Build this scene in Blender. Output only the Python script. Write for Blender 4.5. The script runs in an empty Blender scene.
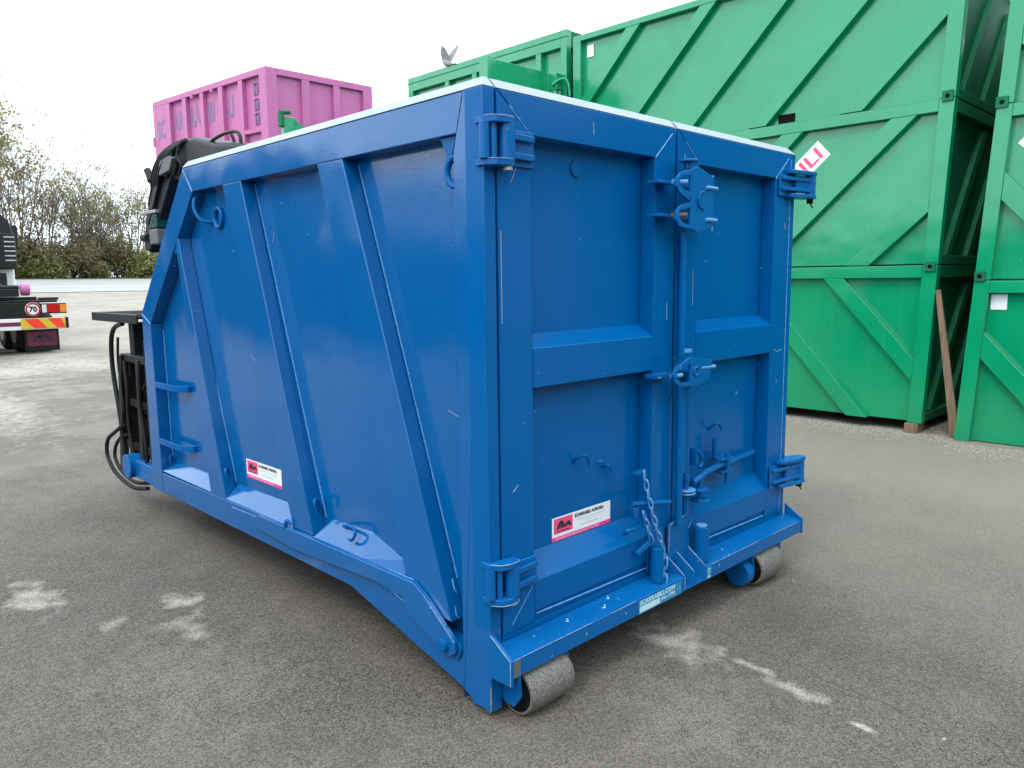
import bpy, bmesh, math, random
from math import radians as R, sin, cos, pi
from mathutils import Vector, Matrix
import mathutils.noise as mnoise
random.seed(7)
sc = bpy.context.scene
COL = sc.collection

# ------------------------------------------------------------------ camera, sky, sun, exposure
cam = bpy.data.cameras.new('camera'); camo = bpy.data.objects.new('camera', cam); COL.objects.link(camo)
camo.location = (-1.9563, -2.1349, 1.7166)
camo.rotation_euler = (1.436900, 0.0108922, -0.775700)
cam.sensor_width = 36; cam.lens = 36 * 773.59 / 1024
cam.clip_start = 0.05; cam.clip_end = 3000
sc.camera = camo
SUN_EL, SUN_AZ = 52, 258            # azimuth measured clockwise from +Y
w = bpy.data.worlds.new("World"); sc.world = w; w.use_nodes = True
nt = w.node_tree; nt.nodes.clear()
sky = nt.nodes.new('ShaderNodeTexSky'); sky.sky_type = 'NISHITA'; sky.sun_disc = False
sky.sun_elevation = R(SUN_EL); sky.sun_rotation = R(SUN_AZ); sky.dust_density = 3; sky.air_density = 1
tc = nt.nodes.new('ShaderNodeTexCoord')
nz = nt.nodes.new('ShaderNodeTexNoise'); nz.inputs['Scale'].default_value = 1.6; nz.inputs['Detail'].default_value = 4
mp = nt.nodes.new('ShaderNodeMapping'); mp.inputs['Scale'].default_value = (1, 1, 2.5)
nt.links.new(tc.outputs['Generated'], mp.inputs['Vector']); nt.links.new(mp.outputs['Vector'], nz.inputs['Vector'])
cr = nt.nodes.new('ShaderNodeValToRGB')
cr.color_ramp.elements[0].position = .3; cr.color_ramp.elements[0].color = (19.0, 22.4, 24.8, 1)
cr.color_ramp.elements[1].position = .75; cr.color_ramp.elements[1].color = (26, 28.8, 31, 1)
nt.links.new(nz.outputs['Fac'], cr.inputs['Fac'])
mx = nt.nodes.new('ShaderNodeMixRGB'); mx.inputs['Fac'].default_value = .88
nt.links.new(sky.outputs['Color'], mx.inputs['Color1']); nt.links.new(cr.outputs['Color'], mx.inputs['Color2'])
bg = nt.nodes.new('ShaderNodeBackground'); bg.inputs['Strength'].default_value = .10
sx_ = nt.nodes.new('ShaderNodeSeparateXYZ'); nt.links.new(tc.outputs['Generated'], sx_.inputs[0])
mr_ = nt.nodes.new('ShaderNodeMapRange'); nt.links.new(sx_.outputs[2], mr_.inputs['Value'])      # overcast sky: zenith brighter than horizon
mr_.inputs['From Min'].default_value = 0.0; mr_.inputs['From Max'].default_value = 1; mr_.inputs['To Min'].default_value = .98; mr_.inputs['To Max'].default_value = 1.28
mu_ = nt.nodes.new('ShaderNodeVectorMath'); mu_.operation = 'SCALE'; nt.links.new(mx.outputs['Color'], mu_.inputs[0]); nt.links.new(mr_.outputs[0], mu_.inputs['Scale'])
nt.links.new(mu_.outputs[0], bg.inputs['Color'])
wo = nt.nodes.new('ShaderNodeOutputWorld'); nt.links.new(bg.outputs['Background'], wo.inputs['Surface'])
sun = bpy.data.lights.new('sun', 'SUN'); suno = bpy.data.objects.new('sun', sun); COL.objects.link(suno)
sun.energy = 1.2; sun.angle = R(16); sun.color = (1, .96, .9)
_d = Vector((sin(R(SUN_AZ)) * cos(R(SUN_EL)), cos(R(SUN_AZ)) * cos(R(SUN_EL)), sin(R(SUN_EL))))
suno.rotation_euler = _d.to_track_quat('Z', 'Y').to_euler()
sc.view_settings.view_transform = 'Standard'; sc.view_settings.look = 'None'
sc.view_settings.exposure = 0; sc.view_settings.gamma = 1; sc.view_settings.use_curve_mapping = False

# ------------------------------------------------------------------ node helpers
def newmat(name):
    m = bpy.data.materials.new(name); m.use_nodes = True
    return m, m.node_tree, m.node_tree.nodes['Principled BSDF']
def N(t, typ, **kw):
    n = t.nodes.new(typ)
    for k, v in kw.items():
        if k in n.inputs: n.inputs[k].default_value = v
        else: setattr(n, k, v)
    return n
def noise(t, vec, scale, detail=3, rough=.5):
    n = N(t, 'ShaderNodeTexNoise', Scale=scale, Detail=detail, Roughness=rough); t.links.new(vec, n.inputs['Vector']); return n.outputs['Fac']
def ramp(t, fac, a, b, ca=(0, 0, 0, 1), cb=(1, 1, 1, 1)):
    n = t.nodes.new('ShaderNodeValToRGB'); e = n.color_ramp.elements
    e[0].position = a; e[0].color = ca; e[1].position = b; e[1].color = cb
    t.links.new(fac, n.inputs['Fac']); return n.outputs['Color']
def mix(t, fac, a, b, mode='MIX'):
    n = t.nodes.new('ShaderNodeMixRGB'); n.blend_type = mode
    for i, v in (('Fac', fac), ('Color1', a), ('Color2', b)):
        if hasattr(v, 'links') or hasattr(v, 'is_linked'): t.links.new(v, n.inputs[i])
        else: n.inputs[i].default_value = v
    return n.outputs['Color']
def math_(t, op, a, b=0.0, clamp=False):
    n = t.nodes.new('ShaderNodeMath'); n.operation = op; n.use_clamp = clamp
    for i, v in ((0, a), (1, b)):
        if hasattr(v, 'is_linked'): t.links.new(v, n.inputs[i])
        else: n.inputs[i].default_value = v
    return n.outputs[0]
def objco(t):
    return N(t, 'ShaderNodeNewGeometry').outputs['Position']
def scaled(t, vec, s):
    n = N(t, 'ShaderNodeMapping'); n.inputs['Scale'].default_value = s; t.links.new(vec, n.inputs['Vector']); return n.outputs['Vector']
def c4(c): return (c[0], c[1], c[2], 1)

def paint(name, col, rough=.25, peel=.02, wave=.0, chips=.0, dirt=.15, metallic=0, chipcol=(.55, .66, .75), spec=.5, coat=.0, streak=.0, fade=.12):
    m, t, p = newmat(name); P = objco(t)
    base = mix(t, ramp(t, noise(t, P, 1.3, 4), .35, .7), c4(col), c4([min(1, c * (1 + fade) + fade * .02) for c in col]))
    base = mix(t, math_(t, 'MULTIPLY', ramp(t, noise(t, P, 3.2, 8, .65), .5, .8), dirt), base, (.16, .15, .13, 1))
    if streak:
        s = noise(t, scaled(t, P, (14, 14, .7)), 1.0, 4, .6)
        base = mix(t, math_(t, 'MULTIPLY', ramp(t, s, .55, .8), streak), base, (.3, .32, .32, 1))
    rr = math_(t, 'ADD', math_(t, 'MULTIPLY', noise(t, P, 5, 5), .16), rough - .08)
    if chips:
        a = ramp(t, noise(t, P, 22, 6, .7), .70 - .03 * chips, .715 - .03 * chips)
        b = ramp(t, noise(t, scaled(t, P, (8, 8, 120)), 1.0, 3, .6), .74 - .02 * chips, .75 - .02 * chips)
        c = ramp(t, noise(t, scaled(t, P, (90, 90, 6)), 1.0, 3, .6), .75 - .02 * chips, .76 - .02 * chips)
        b = math_(t, 'MULTIPLY', math_(t, 'ADD', b, c, True), ramp(t, noise(t, P, 3.0, 2), .52, .6))
        k = math_(t, 'ADD', math_(t, 'MULTIPLY', a, ramp(t, noise(t, P, 2.1, 2), .5, .62)), math_(t, 'MULTIPLY', b, .6), True)
        base = mix(t, math_(t, 'MULTIPLY', k, .75), base, c4(chipcol))
    t.links.new(base, p.inputs['Base Color']); t.links.new(rr, p.inputs['Roughness'])
    p.inputs['Metallic'].default_value = metallic; p.inputs['Specular IOR Level'].default_value = spec
    if coat: p.inputs['Coat Weight'].default_value = coat; p.inputs['Coat Roughness'].default_value = .12
    b1 = N(t, 'ShaderNodeBump', Strength=peel, Distance=.01); t.links.new(noise(t, P, 90, 2), b1.inputs['Height'])
    last = b1
    if wave:
        b2 = N(t, 'ShaderNodeBump', Strength=wave, Distance=.08); t.links.new(noise(t, P, 2.2, 1.5), b2.inputs['Height'])
        t.links.new(b1.outputs['Normal'], b2.inputs['Normal']); last = b2
    t.links.new(last.outputs['Normal'], p.inputs['Normal'])
    return m
def plain(name, col, rough=.6, metallic=0, spec=.5, var=.15, scale=8):
    m, t, p = newmat(name); P = objco(t)
    base = mix(t, noise(t, P, scale, 5), c4([c * (1 - var) for c in col]), c4([min(1, c * (1 + var)) for c in col]))
    t.links.new(base, p.inputs['Base Color']); p.inputs['Roughness'].default_value = rough
    p.inputs['Metallic'].default_value = metallic; p.inputs['Specular IOR Level'].default_value = spec
    b1 = N(t, 'ShaderNodeBump', Strength=.2, Distance=.01); t.links.new(noise(t, P, scale * 6, 4), b1.inputs['Height'])
    t.links.new(b1.outputs['Normal'], p.inputs['Normal'])
    return m

M = {}
BLUE = (.0, .094, .295)
M['blue'] = paint('blue_gloss_paint', BLUE, rough=.17, peel=.04, wave=.05, chips=.5, dirt=.0, coat=.0, spec=.13, fade=.0)
M['blue_side'] = paint('blue_side_paint', BLUE, rough=.10, peel=.035, wave=.12, chips=.3, dirt=.0, coat=.0, spec=.62, fade=.0)
M['blue_worn'] = paint('blue_worn_paint', BLUE, rough=.25, peel=.06, chips=1.4, dirt=.0, spec=.2, chipcol=(.38, .52, .66))
M['rim'] = paint('pale_rim_glare_and_scuffs', (.25, .30, .37), rough=.45, chips=1.5, dirt=.15, chipcol=(.1, .25, .5))  # sky glare on the top chamfer painted as pale blue; also colours scratches
M['weld'] = paint('weld_bead', (.08, .25, .52), rough=.4, chips=2.0, dirt=.1)
GREEN = (.0, .25, .105)
M['green'] = paint('green_gloss_paint', GREEN, rough=.19, peel=.05, wave=.25, chips=.5, dirt=.03, streak=.04, chipcol=(.5, .75, .6), coat=.5)
M['green_dusty'] = paint('green_dusty_paint', (.002, .12, .055), rough=.6, spec=.2, dirt=.12, streak=.1, chips=1.2, chipcol=(.5, .65, .55))
M['pink'] = paint('pink_paint', (.44, .105, .28), rough=.5, dirt=.3, streak=.18, chips=1.0, chipcol=(.35, .2, .22))
M['pink_letter'] = plain('grey_lilac_print', (.20, .14, .26), .6)
M['black'] = paint('black_paint', (.008, .008, .009), rough=.45, spec=.3, dirt=.06, chips=1.2, chipcol=(.25, .25, .25))
M['hood'] = paint('dark_plastic', (.012, .012, .014), rough=.5, spec=.3, peel=.3, dirt=.08)
M['rubber'] = plain('rubber', (.010, .010, .010), .65, spec=.3)
M['white'] = plain('white_vinyl', (.78, .79, .80), .4, var=.04)
M['magenta'] = plain('magenta_print', (.75, .05, .27), .4, var=.05)
M['redpink'] = plain('red_pink_print', (.78, .07, .20), .45, var=.1)
M['darkprint'] = plain('dark_print', (.02, .015, .02), .5)
M['greyprint'] = plain('grey_print', (.35, .35, .36), .5)
M['palecyan'] = plain('pale_blue_print', (.45, .68, .72), .5, var=.3, scale=60)
M['bluestain'] = plain('blue_label_ground', (.02, .22, .42), .5, var=.4, scale=60)
M['foot_rust'] = paint('rubbed_steel_edge', (.10, .10, .11), rough=.6, chips=3, dirt=.8, chipcol=(.3, .26, .22))
M['roller'] = plain('worn_steel_roller', (.16, .145, .13), .55, .4, var=.75, scale=110)
M['steel'] = plain('bare_steel', (.4, .4, .4), .4, .8, var=.3, scale=40)
M['rust'] = plain('rusty_bolt', (.15, .10, .08), .7, .2, var=.4, scale=60)
M['truckwhite'] = paint('white_truck_paint', (.7, .7, .7), rough=.35, dirt=.25)
M['maroon'] = plain('maroon_print', (.14, .01, .05), .5)
M['lampred'] = plain('red_lamp', (.45, .01, .015), .15, var=.1)
M['lampamber'] = plain('amber_lamp', (.75, .25, .03), .15, var=.1)
M['lampwhite'] = plain('clear_lamp', (.6, .65, .65), .15, var=.1)
M['yellow'] = plain('yellow_board', (.62, .42, .03), .45, var=.1)
M['red'] = plain('red_board', (.85, .04, .02), .45, var=.08)
M['darkglass'] = plain('dark_glass', (.01, .02, .025), .08, var=.1)
M['greentint'] = plain('green_tinted_glass', (.01, .06, .06), .1, var=.1)
M['darkblue'] = paint('navy_paint', (.01, .015, .03), rough=.5, dirt=.2)
M['dark'] = plain('dark_hollow', (.006, .007, .007), .9, spec=.05)

def woodmat():
    m, t, p = newmat('weathered_wood'); P = objco(t)
    n = noise(t, scaled(t, P, (40, 40, 3)), 1.0, 6, .6)
    t.links.new(ramp(t, n, .3, .75, (.09, .055, .03, 1), (.27, .18, .11, 1)), p.inputs['Base Color']); p.inputs['Roughness'].default_value = .85
    return m
M['wood'] = woodmat()

def asphalt():
    m, t, p = newmat('worn_asphalt'); P = objco(t)
    sep = N(t, 'ShaderNodeSeparateXYZ'); t.links.new(P, sep.inputs[0]); X, Y = sep.outputs[0], sep.outputs[1]
    def stones(sc_):
        v = N(t, 'ShaderNodeTexVoronoi', Scale=sc_); t.links.new(P, v.inputs['Vector'])
        s_ = N(t, 'ShaderNodeSeparateColor'); t.links.new(v.outputs['Color'], s_.inputs[0]); return s_.outputs[0]
    g1, g2, g3 = stones(260), stones(160), stones(75)
    fine = math_(t, 'ADD', math_(t, 'ADD', math_(t, 'MULTIPLY', g1, .48), math_(t, 'MULTIPLY', g2, .42)), math_(t, 'MULTIPLY', g3, .10))
    fine = math_(t, 'ADD', math_(t, 'MULTIPLY', fine, .75), math_(t, 'MULTIPLY', noise(t, P, 150, 3, .8), .25))
    base = ramp(t, fine, .27, .76, (.008, .0068, .0056, 1), (.205, .172, .142, 1))
    vor = N(t, 'ShaderNodeTexVoronoi', Scale=85); t.links.new(P, vor.inputs['Vector'])
    peb = ramp(t, vor.outputs['Distance'], .06, .16, (1, 1, 1, 1), (0, 0, 0, 1))
    base = mix(t, math_(t, 'MULTIPLY', math_(t, 'MULTIPLY', peb, ramp(t, noise(t, P, 60, 2), .50, .60)), .7), base, (.55, .49, .42, 1))
    big = noise(t, P, .55, 5, .6)
    base = mix(t, math_(t, 'MULTIPLY', ramp(t, big, .38, .66), .22), base, (.25, .21, .172, 1))
    med = noise(t, P, 2.7, 6, .65)
    base = mix(t, math_(t, 'MULTIPLY', ramp(t, med, .5, .75), .16), base, (.28, .235, .19, 1))
    base = mix(t, math_(t, 'MULTIPLY', ramp(t, noise(t, P, 1.6, 5, .6), .5, .72), .28), base, (.045, .043, .042, 1))
    # yard away from the bin is paler, grazing sky sheen painted in, with streaky traffic wear along the driving direction
    far_sheen = math_(t, 'MULTIPLY', math_(t, 'SUBTRACT', Y, 3.0), .10, True)
    st = noise(t, scaled(t, P, (.8, .8, 1)), .9, 8, .78)
    base = mix(t, math_(t, 'MULTIPLY', far_sheen, math_(t, 'ADD', .25, math_(t, 'MULTIPLY', ramp(t, st, .46, .56), .45)), True), base, (.34, .305, .27, 1))
    lit_right = math_(t, 'MULTIPLY', math_(t, 'SUBTRACT', X, 1.6), .28, True)  # paler to the right: brighter ground beyond the shadow gradient, painted in
    base = mix(t, math_(t, 'MULTIPLY', lit_right, .45), base, (.38, .33, .27, 1))
    # spilled cement / dust patches
    wn = N(t, 'ShaderNodeTexNoise', Scale=9.0, Detail=5.0); t.links.new(P, wn.inputs['Vector'])
    wob = math_(t, 'SUBTRACT', wn.outputs['Fac'], .5)
    for cx, cy, rx, ry, a in [(-.40, 2.07, .085, .13, .62), (-.98, 2.74, .09, .24, .6), (-.78, 2.06, .055, .07, .4), (-.52, 1.70, .07, .16, .35),
                              (1.10, -.13, .12, .19, .55), (1.06, -.36, .05, .10, .35), (1.115, -.53, .022, .12, .6), (1.06, -.76, .05, .12, .6), (.98, -1.07, .015, .045, .8),
                              (.65, -.5, .3, .35, .12), (-.7, 1.3, .35, .5, .10), (.3, 12.5, .5, 3.2, .6), (1.6, 16.5, 1.2, 1.6, .5), (-.8, 8.5, .3, 1.0, .35), (3.2, 17, .7, 1.8, .5)]:
        dx = math_(t, 'DIVIDE', math_(t, 'SUBTRACT', X, cx), rx); dy = math_(t, 'DIVIDE', math_(t, 'SUBTRACT', Y, cy), ry)
        r = math_(t, 'SQRT', math_(t, 'ADD', math_(t, 'MULTIPLY', dx, dx), math_(t, 'MULTIPLY', dy, dy)))
        r = math_(t, 'ADD', r, math_(t, 'MULTIPLY', wob, 4.2))
        k = math_(t, 'MULTIPLY', math_(t, 'SUBTRACT', 1.35, r), .8, True)
        k = math_(t, 'MULTIPLY', k, math_(t, 'ADD', math_(t, 'MULTIPLY', fine, 1.6), .0), True)
        base = mix(t, math_(t, 'MULTIPLY', k, a), base, (.60, .53, .45, 1))
    # hairline crack in the surfacing
    cl = math_(t, 'SUBTRACT', X, math_(t, 'ADD', 1.37, math_(t, 'MULTIPLY', Y, .158)))
    cl = math_(t, 'ABSOLUTE', math_(t, 'ADD', cl, math_(t, 'MULTIPLY', wob, .10)))
    k = math_(t, 'MULTIPLY', math_(t, 'SUBTRACT', .006, cl), 260, True)
    k = math_(t, 'MULTIPLY', k, math_(t, 'MULTIPLY', math_(t, 'SUBTRACT', .15, Y), 4, True), True)
    k = math_(t, 'MULTIPLY', k, ramp(t, noise(t, P, 14, 3), .42, .52))
    base = mix(t, math_(t, 'MULTIPLY', k, .6), base, (.03, .03, .03, 1))
    t.links.new(base, p.inputs['Base Color']); p.inputs['Roughness'].default_value = .82; p.inputs['Specular IOR Level'].default_value = .35
    b = N(t, 'ShaderNodeBump', Strength=.7, Distance=.006); t.links.new(fine, b.inputs['Height'])
    b2 = N(t, 'ShaderNodeBump', Strength=.4, Distance=.03); t.links.new(med, b2.inputs['Height']); t.links.new(b.outputs['Normal'], b2.inputs['Normal'])
    t.links.new(b2.outputs['Normal'], p.inputs['Normal'])
    return m
M['asphalt'] = asphalt()
def rollermat():
    m, t, p = newmat('scuffed_roller_steel'); P = objco(t)
    v = N(t, 'ShaderNodeTexVoronoi', Scale=260); t.links.new(P, v.inputs['Vector'])
    s_ = N(t, 'ShaderNodeSeparateColor'); t.links.new(v.outputs['Color'], s_.inputs[0])
    c = ramp(t, s_.outputs[0], .1, .9, (.07, .065, .058, 1), (.22, .20, .18, 1))
    c = mix(t, ramp(t, noise(t, P, 260, 2, .8), .62, .68), c, (.6, .58, .54, 1))
    c = mix(t, math_(t, 'MULTIPLY', ramp(t, noise(t, scaled(t, P, (40, 4, 4)), 1.0, 4), .5, .7), .4), c, (.16, .10, .07, 1))
    t.links.new(c, p.inputs['Base Color']); p.inputs['Roughness'].default_value = .6; p.inputs['Metallic'].default_value = .2
    bmp = N(t, 'ShaderNodeBump', Strength=.5, Distance=.003); t.links.new(s_.outputs[0], bmp.inputs['Height']); t.links.new(bmp.outputs['Normal'], p.inputs['Normal'])
    return m
M['roller'] = rollermat()
M['road'] = plain('pale_road_asphalt', (.33, .32, .31), .85, var=.15, scale=.6)
M['linepaint'] = plain('road_line_paint', (.75, .75, .73), .6, var=.08)
M['gravel'] = plain('gravel', (.27, .245, .215), .9, var=.75, scale=45)
M['grass'] = plain('verge_grass', (.16, .15, .07), .9, var=.5, scale=3)
M['bark'] = plain('bark', (.15, .115, .09), .9, var=.35, scale=6)
def leafmat(name, a, b):
    m, t, p = newmat(name); P = objco(t)
    t.links.new(ramp(t, noise(t, P, 1.4, 4), .35, .65, c4(a), c4(b)), p.inputs['Base Color']); p.inputs['Roughness'].default_value = .6
    p.inputs['Specular IOR Level'].default_value = .3
    tr = N(t, 'ShaderNodeBsdfTranslucent'); t.links.new(ramp(t, noise(t, P, 1.4, 4), .35, .65, c4(a), c4(b)), tr.inputs['Color'])
    ms = N(t, 'ShaderNodeMixShader', Fac=.35); out = t.nodes['Material Output']
    t.links.new(p.outputs[0], ms.inputs[1]); t.links.new(tr.outputs[0], ms.inputs[2]); t.links.new(ms.outputs[0], out.inputs['Surface'])
    return m
M['leaf_tan'] = leafmat('autumn_leaves', (.20, .19, .05), (.34, .26, .09))
M['leaf_green'] = leafmat('olive_leaves', (.13, .15, .05), (.27, .26, .10))
M['leaf_brown'] = leafmat('bramble_leaves', (.10, .085, .045), (.21, .165, .085))
M['wall'] = plain('shed_cladding', (.07, .075, .08), .6, var=.1, scale=1)
M['feather'] = plain('grey_feathers', (.24, .23, .23), .8, var=.4, scale=25)

# ------------------------------------------------------------------ geometry helpers
class MB:
    def __init__(s): s.v = []; s.f = []
    def add(s, vs, fs):
        k = len(s.v); s.v += [tuple(v) for v in vs]; s.f += [tuple(i + k for i in f) for f in fs]; return s
    def box(s, x0, x1, y0, y1, z0, z1):
        x0, x1 = sorted((x0, x1)); y0, y1 = sorted((y0, y1)); z0, z1 = sorted((z0, z1))
        return s.add([(x0, y0, z0), (x1, y0, z0), (x1, y1, z0), (x0, y1, z0), (x0, y0, z1), (x1, y0, z1), (x1, y1, z1), (x0, y1, z1)],
                     [(0, 3, 2, 1), (4, 5, 6, 7), (0, 1, 5, 4), (1, 2, 6, 5), (2, 3, 7, 6), (3, 0, 4, 7)])
    def prism(s, pts, ax, a, b):
        """pts in the plane of the other two axes (in xyz order), extruded along ax from a to b"""
        def P(u, v, h):
            q = [u, v]; q.insert(ax, h); return tuple(q)
        n = len(pts)
        return s.add([P(u, v, a) for u, v in pts] + [P(u, v, b) for u, v in pts],
                     [tuple(range(n))[::-1], tuple(range(n, 2 * n))] + [(i, (i + 1) % n, n + (i + 1) % n, n + i) for i in range(n)])
    def tube(s, path, r, n=8, closed=False):
        path = [Vector(p) for p in path]; rs = r if isinstance(r, (list, tuple)) else [r] * len(path)
        L = len(path); up = None; base = len(s.v); rings = []
        for i, p in enumerate(path):
            if closed: d = path[(i + 1) % L] - path[i - 1]
            else: d = (path[min(i + 1, L - 1)] - path[max(i - 1, 0)])
            d.normalize()
            if up is None: up = d.orthogonal().normalized()
            up = (up - d * up.dot(d)); up = up.normalized() if up.length > 1e-6 else d.orthogonal().normalized()
            sd = d.cross(up)
            rings.append([p + (up * cos(2 * pi * k / n) + sd * sin(2 * pi * k / n)) * rs[i] for k in range(n)])
        vs = [v for rg in rings for v in rg]; fs = []
        for i in range(L if closed else L - 1):
            j = (i + 1) % L
            for k in range(n): fs.append((i * n + k, i * n + (k + 1) % n, j * n + (k + 1) % n, j * n + k))
        if not closed: fs += [tuple(range(n))[::-1], tuple((L - 1) * n + k for k in range(n))]
        return s.add(vs, fs)
    def cyl(s, a, b, r, n=20): return s.tube([a, b], r, n)
    def xf(s, fn): s.v = [tuple(fn(*v)) for v in s.v]; return s
    def mesh(s, name, smooth=35):
        me = bpy.data.meshes.new(name); me.from_pydata(s.v, [], s.f)
        bm = bmesh.new(); bm.from_mesh(me); bmesh.ops.recalc_face_normals(bm, faces=bm.faces); bm.to_mesh(me); bm.free()
        if smooth:
            me.polygons.foreach_set('use_smooth', [True] * len(me.polygons)); me.set_sharp_from_angle(angle=R(smooth))
        return me
    def build(s, name, mat, parent=None, bev=0, smooth=35, loc=None):
        me = s.mesh(name, smooth); me.materials.append(M[mat] if isinstance(mat, str) else mat)
        o = bpy.data.objects.new(name, me); COL.objects.link(o)
        if parent is not None: o.parent = parent
        if loc: o.location = loc
        if bev:
            b = o.modifiers.new('bevel', 'BEVEL'); b.width = bev; b.segments = 2; b.limit_method = 'ANGLE'; b.angle_limit = R(40); b.harden_normals = True
        return o
def tag(o, label=None, cat=None, group=None, kind=None):
    if label: o['label'] = label
    if cat: o['category'] = cat
    if group: o['group'] = group
    if kind: o['kind'] = kind
    return o
def empty(name, loc=(0, 0, 0), rz=0):
    o = bpy.data.objects.new(name, None); COL.objects.link(o); o.location = loc; o.rotation_euler = (0, 0, rz); o.empty_display_size = .2
    return o
def B(x0, x1, y0, y1, z0, z1): return MB().box(x0, x1, y0, y1, z0, z1)
def PR(pts, ax, a, b): return MB().prism(pts, ax, a, b)
def tpath(*segs): return [Vector(p) for p in segs]
def smoothpath(pts, n=6):
    """Catmull-Rom through pts"""
    P = [Vector(p) for p in pts]; out = []
    for i in range(len(P) - 1):
        a = P[max(i - 1, 0)]; b = P[i]; c = P[i + 1]; d = P[min(i + 2, len(P) - 1)]
        for k in range(n):
            t = k / n
            out.append(.5 * ((2 * b) + (c - a) * t + (2 * a - 5 * b + 4 * c - d) * t * t + (3 * b - a - 3 * c + d) * t ** 3))
    out.append(P[-1]); return out
def text(body, size, mat, parent, mtx, name='lettering', extrude=0.0, align='LEFT', sx=1.0, squash=None, bold=0.0):
    cu = bpy.data.curves.new(name, 'FONT'); cu.body = body; cu.size = size; cu.extrude = extrude; cu.align_x = align; cu.align_y = 'CENTER'; cu.offset = bold
    cu.resolution_u = 2
    tmp = bpy.data.objects.new('tmp', cu); COL.objects.link(tmp)
    dg = bpy.context.evaluated_depsgraph_get(); me = bpy.data.meshes.new_from_object(tmp.evaluated_get(dg))
    bpy.data.objects.remove(tmp); me.name = name
    S = Matrix.Diagonal((sx, 1, 1, 1)); me.transform(mtx @ S)
    me.materials.clear(); me.materials.append(M[mat])
    o = bpy.data.objects.new(name, me); COL.objects.link(o); o.parent = parent
    return o
def frame_mtx(origin, right, up):
    r = Vector(right).normalized(); u = Vector(up).normalized(); n = r.cross(u)
    m = Matrix((r, u, n)).transposed().to_4x4(); m.translation = Vector(origin); return m
def weld(pts, r, parent, seed=0, mat='weld', name='weld_bead', step=.008):
    rnd = random.Random(seed); path = []; rs = []
    for a, b in zip(pts[:-1], pts[1:]):
        a = Vector(a); b = Vector(b); n = max(2, int((b - a).length / step))
        for i in range(n):
            path.append(a.lerp(b, i / n)); rs.append(r * (.75 + .5 * (i % 2) + rnd.uniform(-.25, .25)))
    path.append(Vector(pts[-1])); rs.append(r * .5)
    return MB().tube(path, rs, 5).build(name, mat, parent, smooth=60)

GZ = -.03
def gz(y):
    pts = [(-400, GZ), (24, GZ), (50, 1.25), (56, 1.60), (62, 2.12), (70, 2.3), (900, 2.6)]
    for (a, za), (b, zb) in zip(pts[:-1], pts[1:]):
        if y <= b: return za + (zb - za) * max(0, (y - a)) / (b - a)
    return pts[-1][1]

# ------------------------------------------------------------------ ground, road, verge
ys = [-400, -100, -40, -15, 0, 8, 16, 24, 30, 37, 44, 50, 56, 62, 70, 90, 200, 500, 900]
xs = [-500, -150, -60, -20, 0, 20, 60, 150, 500]
g = MB(); g.add([(x, y, gz(y)) for y in ys for x in xs], [(j * 9 + i, j * 9 + i + 1, (j + 1) * 9 + i + 1, (j + 1) * 9 + i) for j in range(len(ys) - 1) for i in range(8)])
tag(g.build('asphalt_yard', 'asphalt', smooth=60), kind='structure')
def strip(name, y0, y1, dz, mat, x0=-150, x1=150):
    yy = sorted({y0, y1} | {y for y in ys if y0 < y < y1}); m = MB()
    m.add([(x, y, gz(y) + dz) for y in yy for x in (x0, x1)], [(2 * i, 2 * i + 1, 2 * i + 3, 2 * i + 2) for i in range(len(yy) - 1)])
    return tag(m.build(name, mat), kind='structure')
strip('road', 50.3, 61.7, .012, 'road')
strip('road_kerb', 50, 50.25, .05, 'greyprint')
strip('road_edge_line', 55.2, 55.55, .024, 'linepaint')
strip('grass_verge', 61.7, 90, .03, 'grass')

# ------------------------------------------------------------------ trees and bushes
def branch(mb, tips, p, d, L, r, depth, rnd, spread=.5, upb=.25):
    n = 4; path = [p]; rs = [r]; q = p.copy(); dd = d.copy()
    for i in range(n):
        dd = (dd + Vector((rnd.gauss(0, .09), rnd.gauss(0, .09), rnd.gauss(0, .05) + upb * .12))).normalized()
        q = q + dd * L / n; path.append(q.copy()); rs.append(r * (1 - .62 * (i + 1) / n))
    mb.tube(path, rs, 4 if depth > 1 else 3 if depth == 0 else 4)
    if depth == 0: tips.append((q, dd)); tips.append((path[2], dd)); return
    k = rnd.choice((3, 4, 4)) if depth > 1 else rnd.choice((3, 4, 5))
    for i in range(k):
        t = rnd.uniform(.3, 1); s = path[min(n, int(t * n))]
        ax = Vector((rnd.gauss(0, 1), rnd.gauss(0, 1), rnd.gauss(0, .3))).normalized()
        nd = (dd + ax * spread + Vector((0, 0, upb))).normalized()
        branch(mb, tips, s, nd, L * rnd.uniform(.5, .75), max(.008, r * .42), depth - 1, rnd, spread, upb)
def leaves(mb, c, n, spread, size, rnd):
    for _ in range(n):
        o = c + Vector((rnd.gauss(0, spread), rnd.gauss(0, spread), rnd.gauss(0, spread * .8)))
        a = Vector((rnd.gauss(0, 1), rnd.gauss(0, 1), rnd.gauss(0, 1))).normalized(); b = a.orthogonal().normalized(); b = (b + a.cross(b) * rnd.uniform(-1, 1)).normalized()
        s = size * rnd.uniform(.5, 1.3)
        mb.add([o - a * s, o + b * s * .45, o + a * s, o - b * s * .45], [(0, 1, 2, 3)])
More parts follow.
